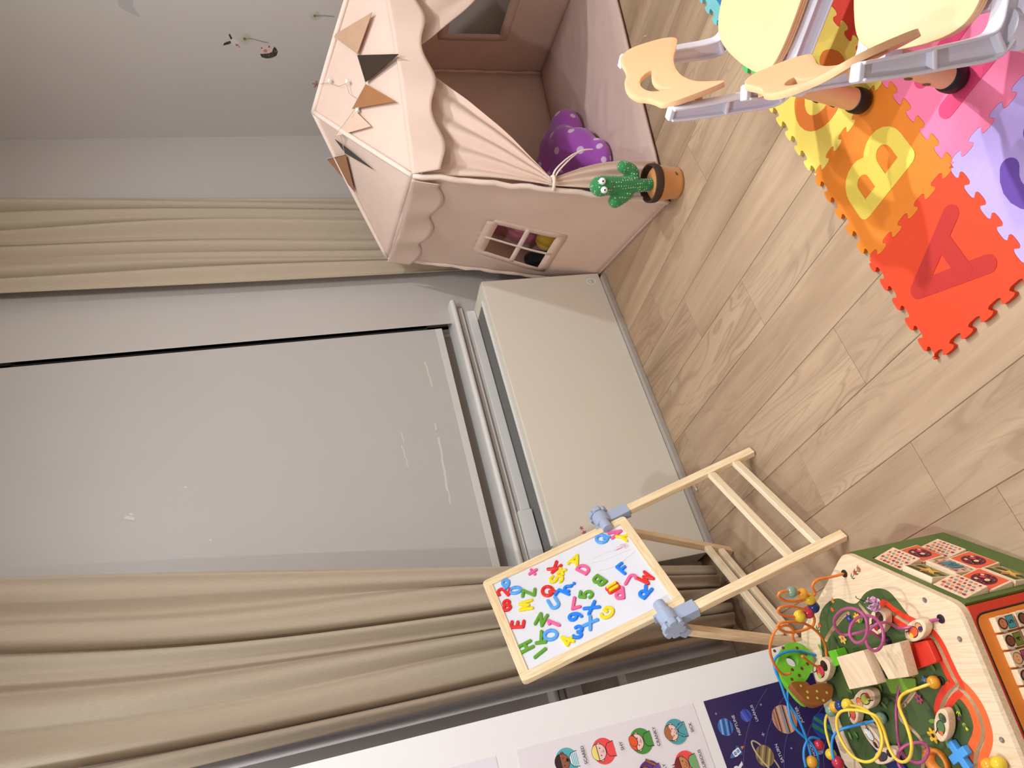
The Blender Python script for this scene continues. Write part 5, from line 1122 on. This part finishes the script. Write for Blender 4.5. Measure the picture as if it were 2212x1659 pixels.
BLUE2 = [(.157, 1.677, .29), (.165, 1.675, .31), (.172, 1.673, .325), (.179, 1.671, .363), (.173, 1.673, .397), (.154, 1.678, .408), (.119, 1.686, .404), (.078, 1.696, .4), (.042, 1.704, .386), (.005, 1.713, .38), (-.034, 1.723, .379), (-.048, 1.726, .381)]
BLUE3 = [(.112, 1.688, .36), (.11, 1.688, .375), (.103, 1.69, .388), (.091, 1.693, .395), (.072, 1.697, .401), (.04, 1.705, .404), (.019, 1.71, .398), (0, 1.715, .383), (-.014, 1.718, .371), (-.035, 1.723, .363), (-.054, 1.728, .365), (-.068, 1.731, .372)]
BLUE4 = [(-.014, 1.718, .345), (-.007, 1.716, .359), (-.007, 1.716, .373), (-.02, 1.719, .39), (-.04, 1.724, .399), (-.059, 1.729, .4)]
def coil(pts, nrm, amp=.012):
    return [V(p) + V(nrm) * amp * sin(i * .75) for i, p in enumerate(pts)]
WR = .0031
for nm, pts, c in (('orange', ORANGE, (240, 130, 50)), ('orange', [tuple(p) for p in ORANGE2], (240, 130, 50)), ('purple', PURPLE, (178, 76, 124)), ('purple', PURPLE2, (178, 76, 124)), ('yellow', YELLOW, (246, 206, 66)), ('blue', BLUE, (44, 142, 214)), ('blue', BLUE2, (44, 142, 214)), ('blue', BLUE3, (44, 142, 214)), ('blue', BLUE4, (44, 142, 214))):
    bm = bmesh.new(); tube(bm, catmull(pts, 5), WR, 8); obj('maze_wire', bm, mat('wire_' + nm, c, .3), toy, smooth=True, label=nm + ' maze wire')
BC = {'sage': (128, 154, 130), 'amber': (232, 164, 44), 'yellow': (232, 196, 52), 'navy': (26, 54, 112), 'red': (196, 46, 66)}
for p, c, r in (((.271, 1.46, .428), 'sage', .0125), ((.264, 1.469, .398), 'amber', .0125), ((.252, 1.484, .376), 'yellow', .013), ((.237, 1.503, .362), 'navy', .0135), ((.23, 1.512, .374), 'red', .0135), ((.227, 1.515, .397), 'yellow', .0135),
                ((.027, 1.332, .303), 'amber', .0125), ((.034, 1.511, .380), 'yellow', .0125), ((.036, 1.544, .375), 'navy', .0120), ((.038, 1.577, .367), 'amber', .0120), ((.034, 1.615, .354), 'sage', .0130),
                ((-.024, 1.72, .352), 'red', .012), ((-.048, 1.70, .345), 'yellow', .0125), ((-.052, 1.726, .383), 'amber', .0135), ((-.066, 1.660, .362), 'red', .0135), ((-.007, 1.530, .304), 'sage', .0125), ((-.124, 1.30, .304), 'amber', .0135), ((-.124, 1.276, .304), 'yellow', .0135)):
    bm = bmesh.new(); ball(bm, p, r, (1, 1, .96), 20); obj('bead', bm, mat('bead_' + c, BC[c], .22, .04, 40), toy, smooth=True, label=c + ' wooden bead')

# wooden figures and blocks on the lid
def chip(name, poly, z0, z1, m, label=None, bev=.002):
    bm = bmesh.new(); prism(bm, poly, (0, 0, 0), (1, 0, 0), (0, 1, 0), z0, z1); set_grain(bm, (1, .3, 0), 1, random.random()); return obj(name, bm, m, toy, bevel=bev, label=label)
chip('block', [(.127, 1.506), (.119, 1.412), (.052, 1.416), (.060, 1.512)], TZ + .045, TZ + .070, RUBBERWOOD, 'larger bare wooden block')
chip('block', [(.117, 1.405), (.109, 1.318), (.047, 1.338), (.054, 1.398)], TZ + .030, TZ + .055, RUBBERWOOD, 'smaller bare wooden block')
bm = bmesh.new(); lathe(bm, [(.012, 0), (.012, .046)], (.088, 1.46, TZ), (0, 0, 1), 16); lathe(bm, [(.012, 0), (.012, .031)], (.082, 1.36, TZ), (0, 0, 1), 16); obj('block_post', bm, RUBBERWOOD, toy)
chip('red_plate', rounded([(.106, 1.365), (.098, 1.291), (.056, 1.295), (.057, 1.371)], .006), TZ + .002, TZ + .016, mat('toy_red', (226, 58, 40), .4))
chip('leaf_plate', rounded([(.15, 1.585), (.147, 1.555), (.115, 1.555), (.115, 1.585)], .004), TZ + .002, TZ + .03, mat('toy_green', (110, 196, 40), .4), 'green block')
chip('leaf_plate', rounded([(.062, 1.475), (.044, 1.385), (.02, 1.40), (.03, 1.475)], .006), TZ + .001, TZ + .006, mat('toy_green_dark', (120, 158, 50), .45), 'flat olive leaf plate')
def oval(cx, cy, a_, b_, rot, n=20, wob=0): return [(cx + cos(rot) * a_ * (1 + wob * sin(3 * t_)) * cos(t_) - sin(rot) * b_ * sin(t_), cy + sin(rot) * a_ * (1 + wob * sin(3 * t_)) * cos(t_) + cos(rot) * b_ * sin(t_)) for t_ in [2 * pi * k / n for k in range(n)]]
def figure(cx, cy, a_, b_, rot, z0, cols, wob=.06, up=(0, 0, 1)):
    f = chip('sliding_figure', oval(cx, cy, a_, b_, rot, 24, wob), z0, z0 + .018, RUBBERWOOD)
    A = Art((cx, cy, z0 + .018), (cos(rot), sin(rot), 0), (-sin(rot), cos(rot), 0), .0002)
    A.disc(-a_ * .45, 0, b_ * .55, (28, 20, 18)); A.disc(-a_ * .45, 0, b_ * .48, cols[0]); A.disc(-a_ * .45 - .001, b_ * .2, b_ * .4, cols[1], b_ * .25); A.disc(a_ * .15, 0, a_ * .42, (28, 20, 18), b_ * .62); A.disc(a_ * .15, 0, a_ * .38, cols[2], b_ * .52); A.disc(a_ * .45, b_ * .2, b_ * .3, cols[3], n=12); A.line([(a_ * .3, -b_ * .3), (a_ * .7, -b_ * .5)], .002, (28, 20, 18))
    A.make('figure_print', f)
figure(.120, 1.300, .034, .017, 1.75, TZ + .006, [(240, 150, 90), (60, 40, 90), (230, 90, 50), (250, 200, 60)], .03)
figure(.163, 1.392, .033, .020, 2.0, TZ + .004, [(110, 60, 36), (40, 26, 20), (90, 44, 30), (190, 40, 40)], .05)
figure(.035, 1.535, .040, .019, -1.45, TZ + .012, [(242, 176, 132), (240, 120, 60), (190, 190, 80), (190, 50, 60)], .06)
figure(.120, 1.640, .040, .022, 1.9, TZ + .010, [(60, 36, 30), (20, 16, 16), (222, 70, 90), (160, 190, 70)], .08)
figure(-.045, 1.352, .036, .016, 2.3, TZ + .008, [(90, 100, 60), (60, 70, 60), (90, 120, 70), (230, 110, 50)], .03)
figure(-.035, 1.575, .034, .018, .4, TZ + .006, [(240, 190, 150), (40, 34, 30), (230, 226, 220), (240, 236, 230)], .1)
figure(-.075, 1.560, .042, .014, 1.7, TZ + .006, [(70, 36, 40), (30, 26, 30), (60, 60, 70), (140, 44, 50)], .04)
figure(.020, 1.600, .030, .016, 2.4, TZ + .006, [(240, 170, 130), (120, 60, 40), (222, 110, 60), (230, 70, 60)], .04)
# blue plus, orange ring and hull pieces at the near edge
def plus(cx, cy, s, w_, rot):
    p = [(-w_, -s), (w_, -s), (w_, -w_), (s, -w_), (s, w_), (w_, w_), (w_, s), (-w_, s), (-w_, w_), (-s, w_), (-s, -w_), (-w_, -w_)]
    return [(cx + cos(rot) * a_ - sin(rot) * b_, cy + sin(rot) * a_ + cos(rot) * b_) for a_, b_ in p]
chip('plus_piece', plus(-.100, 1.362, .026, .008, .25), TZ + .002, TZ + .016, mat('toy_blue', (80, 160, 230), .4), 'blue plus piece')
bm = bmesh.new(); tube(bm, [V((-.105 + .020 * cos(a_), 1.432 + .022 * sin(a_), TZ + .006)) for a_ in [2 * pi * k / 24 for k in range(24)]], .011, 8, True, flat=.45); obj('ring_piece', bm, mat('toy_orange', (232, 134, 44), .4), toy, smooth=True, label='orange ring piece')
chip('boat_hull', [(-.02, 1.60), (-.03, 1.57), (-.07, 1.545), (-.12, 1.53), (-.15, 1.54), (-.13, 1.57), (-.08, 1.60), (-.04, 1.615)], TZ + .002, TZ + .010, mat('toy_navy', (30, 44, 100), .4), 'navy boat hull')
# tree shaped sliding piece standing upright
tp = V((.0553, 1.6829, 0)); nt = V((-.15, 1, 0)).normalized(); ut = V((nt.y, -nt.x, 0))
TOUT = [(.121, .327), (.140, .300), (.137, .268), (.118, .250), (.094, .251), (.070, .268), (.052, .294), (.046, .306), (.034, .312), (.004, .314), (.004, .325), (.022, .336), (.043, .342), (.071, .352), (.098, .346)]
TOUT = [(x, TZ + .012 + (.352 - z) * .0 + (z - .250) * 1.0) for x, z in TOUT]
def tz(q): return q
hole_ = [(.100 + .0135 * cos(a_), TZ + .012 + .055 + .0155 * sin(a_)) for a_ in [2 * pi * k / 20 for k in range(20)]]
vs, fs = cdt(sm(TOUT, 4), [hole_]); bm = bmesh.new(); bv = [bm.verts.new(tp + ut * v.x + V((0, 0, v.y))) for v in vs]
for f in fs:
    c = sum((vs[i] for i in f), V((0, 0))) / len(f)
    if not inside(c, hole_): bm.faces.new([bv[i] for i in f])
bmesh.ops.delete(bm, geom=[v for v in bm.verts if not v.link_faces], context='VERTS')
tr = obj('tree_piece', bm, mat('toy_lime', (112, 190, 44), .4), toy, solid=.020, label='lime green tree shaped piece with a hole'); tr.location -= nt * .012
A = Art(tp - nt * .0225, ut, (0, 0, 1), .0002)
if A.n.dot(nt) > 0: A = Art(tp - nt * .0225, -ut, (0, 0, 1), .0002); sx = -1
else: sx = 1
for x, z in ((.128, .095), (.13, .07), (.122, .035), (.104, .022), (.082, .030), (.075, .05), (.078, .075), (.062, .065), (.058, .088)):
    A.disc(sx * x, TZ + .012 + z, .0038, (30, 20, 16), n=12); A.disc(sx * x, TZ + .012 + z, .0028, (120, 60, 30), n=12)
A.make('tree_print', tr)
st_ = [(.046, .056), (.052, .094), (.022, .088), (.002, .076), (-.008, .060), (-.006, .030), (.002, .010), (.026, -.004), (.036, .030), (.036, .050)]
bm = bmesh.new(); prism(bm, sm([(x, TZ + .012 + z) for x, z in st_], 3), tp - nt * .012, ut, (0, 0, 1), -.010, .010); tk = obj('tree_trunk', bm, mat('toy_brown', (150, 88, 36), .45), tr, bevel=.001, label='brown polka dot trunk')
A = Art(tp - nt * .0225, ut * sx, (0, 0, 1), .0002)
for x, z in ((.012, .02), (.020, .042), (.006, .050), (.024, .066), (.040, .074), (.012, .072), (-.002, .038)): A.disc(sx * x, TZ + .012 + z, .0032, (206, 190, 90), n=12)
A.make('trunk_dots', tk)

# loose dried flower lying on the lid
fl = thing('dried_flower', 'small pink artificial flower with dark stem lying on the wooden toy', 'flower', (.19, 1.366, TZ + .024))
bm = bmesh.new(); rn = random.Random(4)
for i in range(26):
    c = V((.193 + rn.uniform(-.012, .012), 1.366 + rn.uniform(-.012, .012), TZ + .030 + rn.uniform(-.005, .012))); u = V((rn.uniform(-1, 1), rn.uniform(-1, 1), rn.uniform(-.5, 1))).normalized(); w_ = u.orthogonal().normalized(); q = u.cross(w_)
    bm.faces.new([bm.verts.new(c + (w_ * cos(a_) + q * sin(a_) * .8) * .0065 + u * .002 * cos(2 * a_)) for a_ in [2 * pi * k / 8 for k in range(8)]])
obj('petals', bm, mat('petal_pink', (226, 176, 208), .7, .12, 60), fl, solid=.0006)
bm = bmesh.new(); tube(bm, catmull([(.193, 1.366, TZ + .03), (.205, 1.366, TZ + .05), (.213, 1.363, TZ + .065), (.216, 1.358, TZ + .068)], 5), .0008, 6); obj('stem', bm, mat('stem_dark', (30, 40, 28), .6), fl)
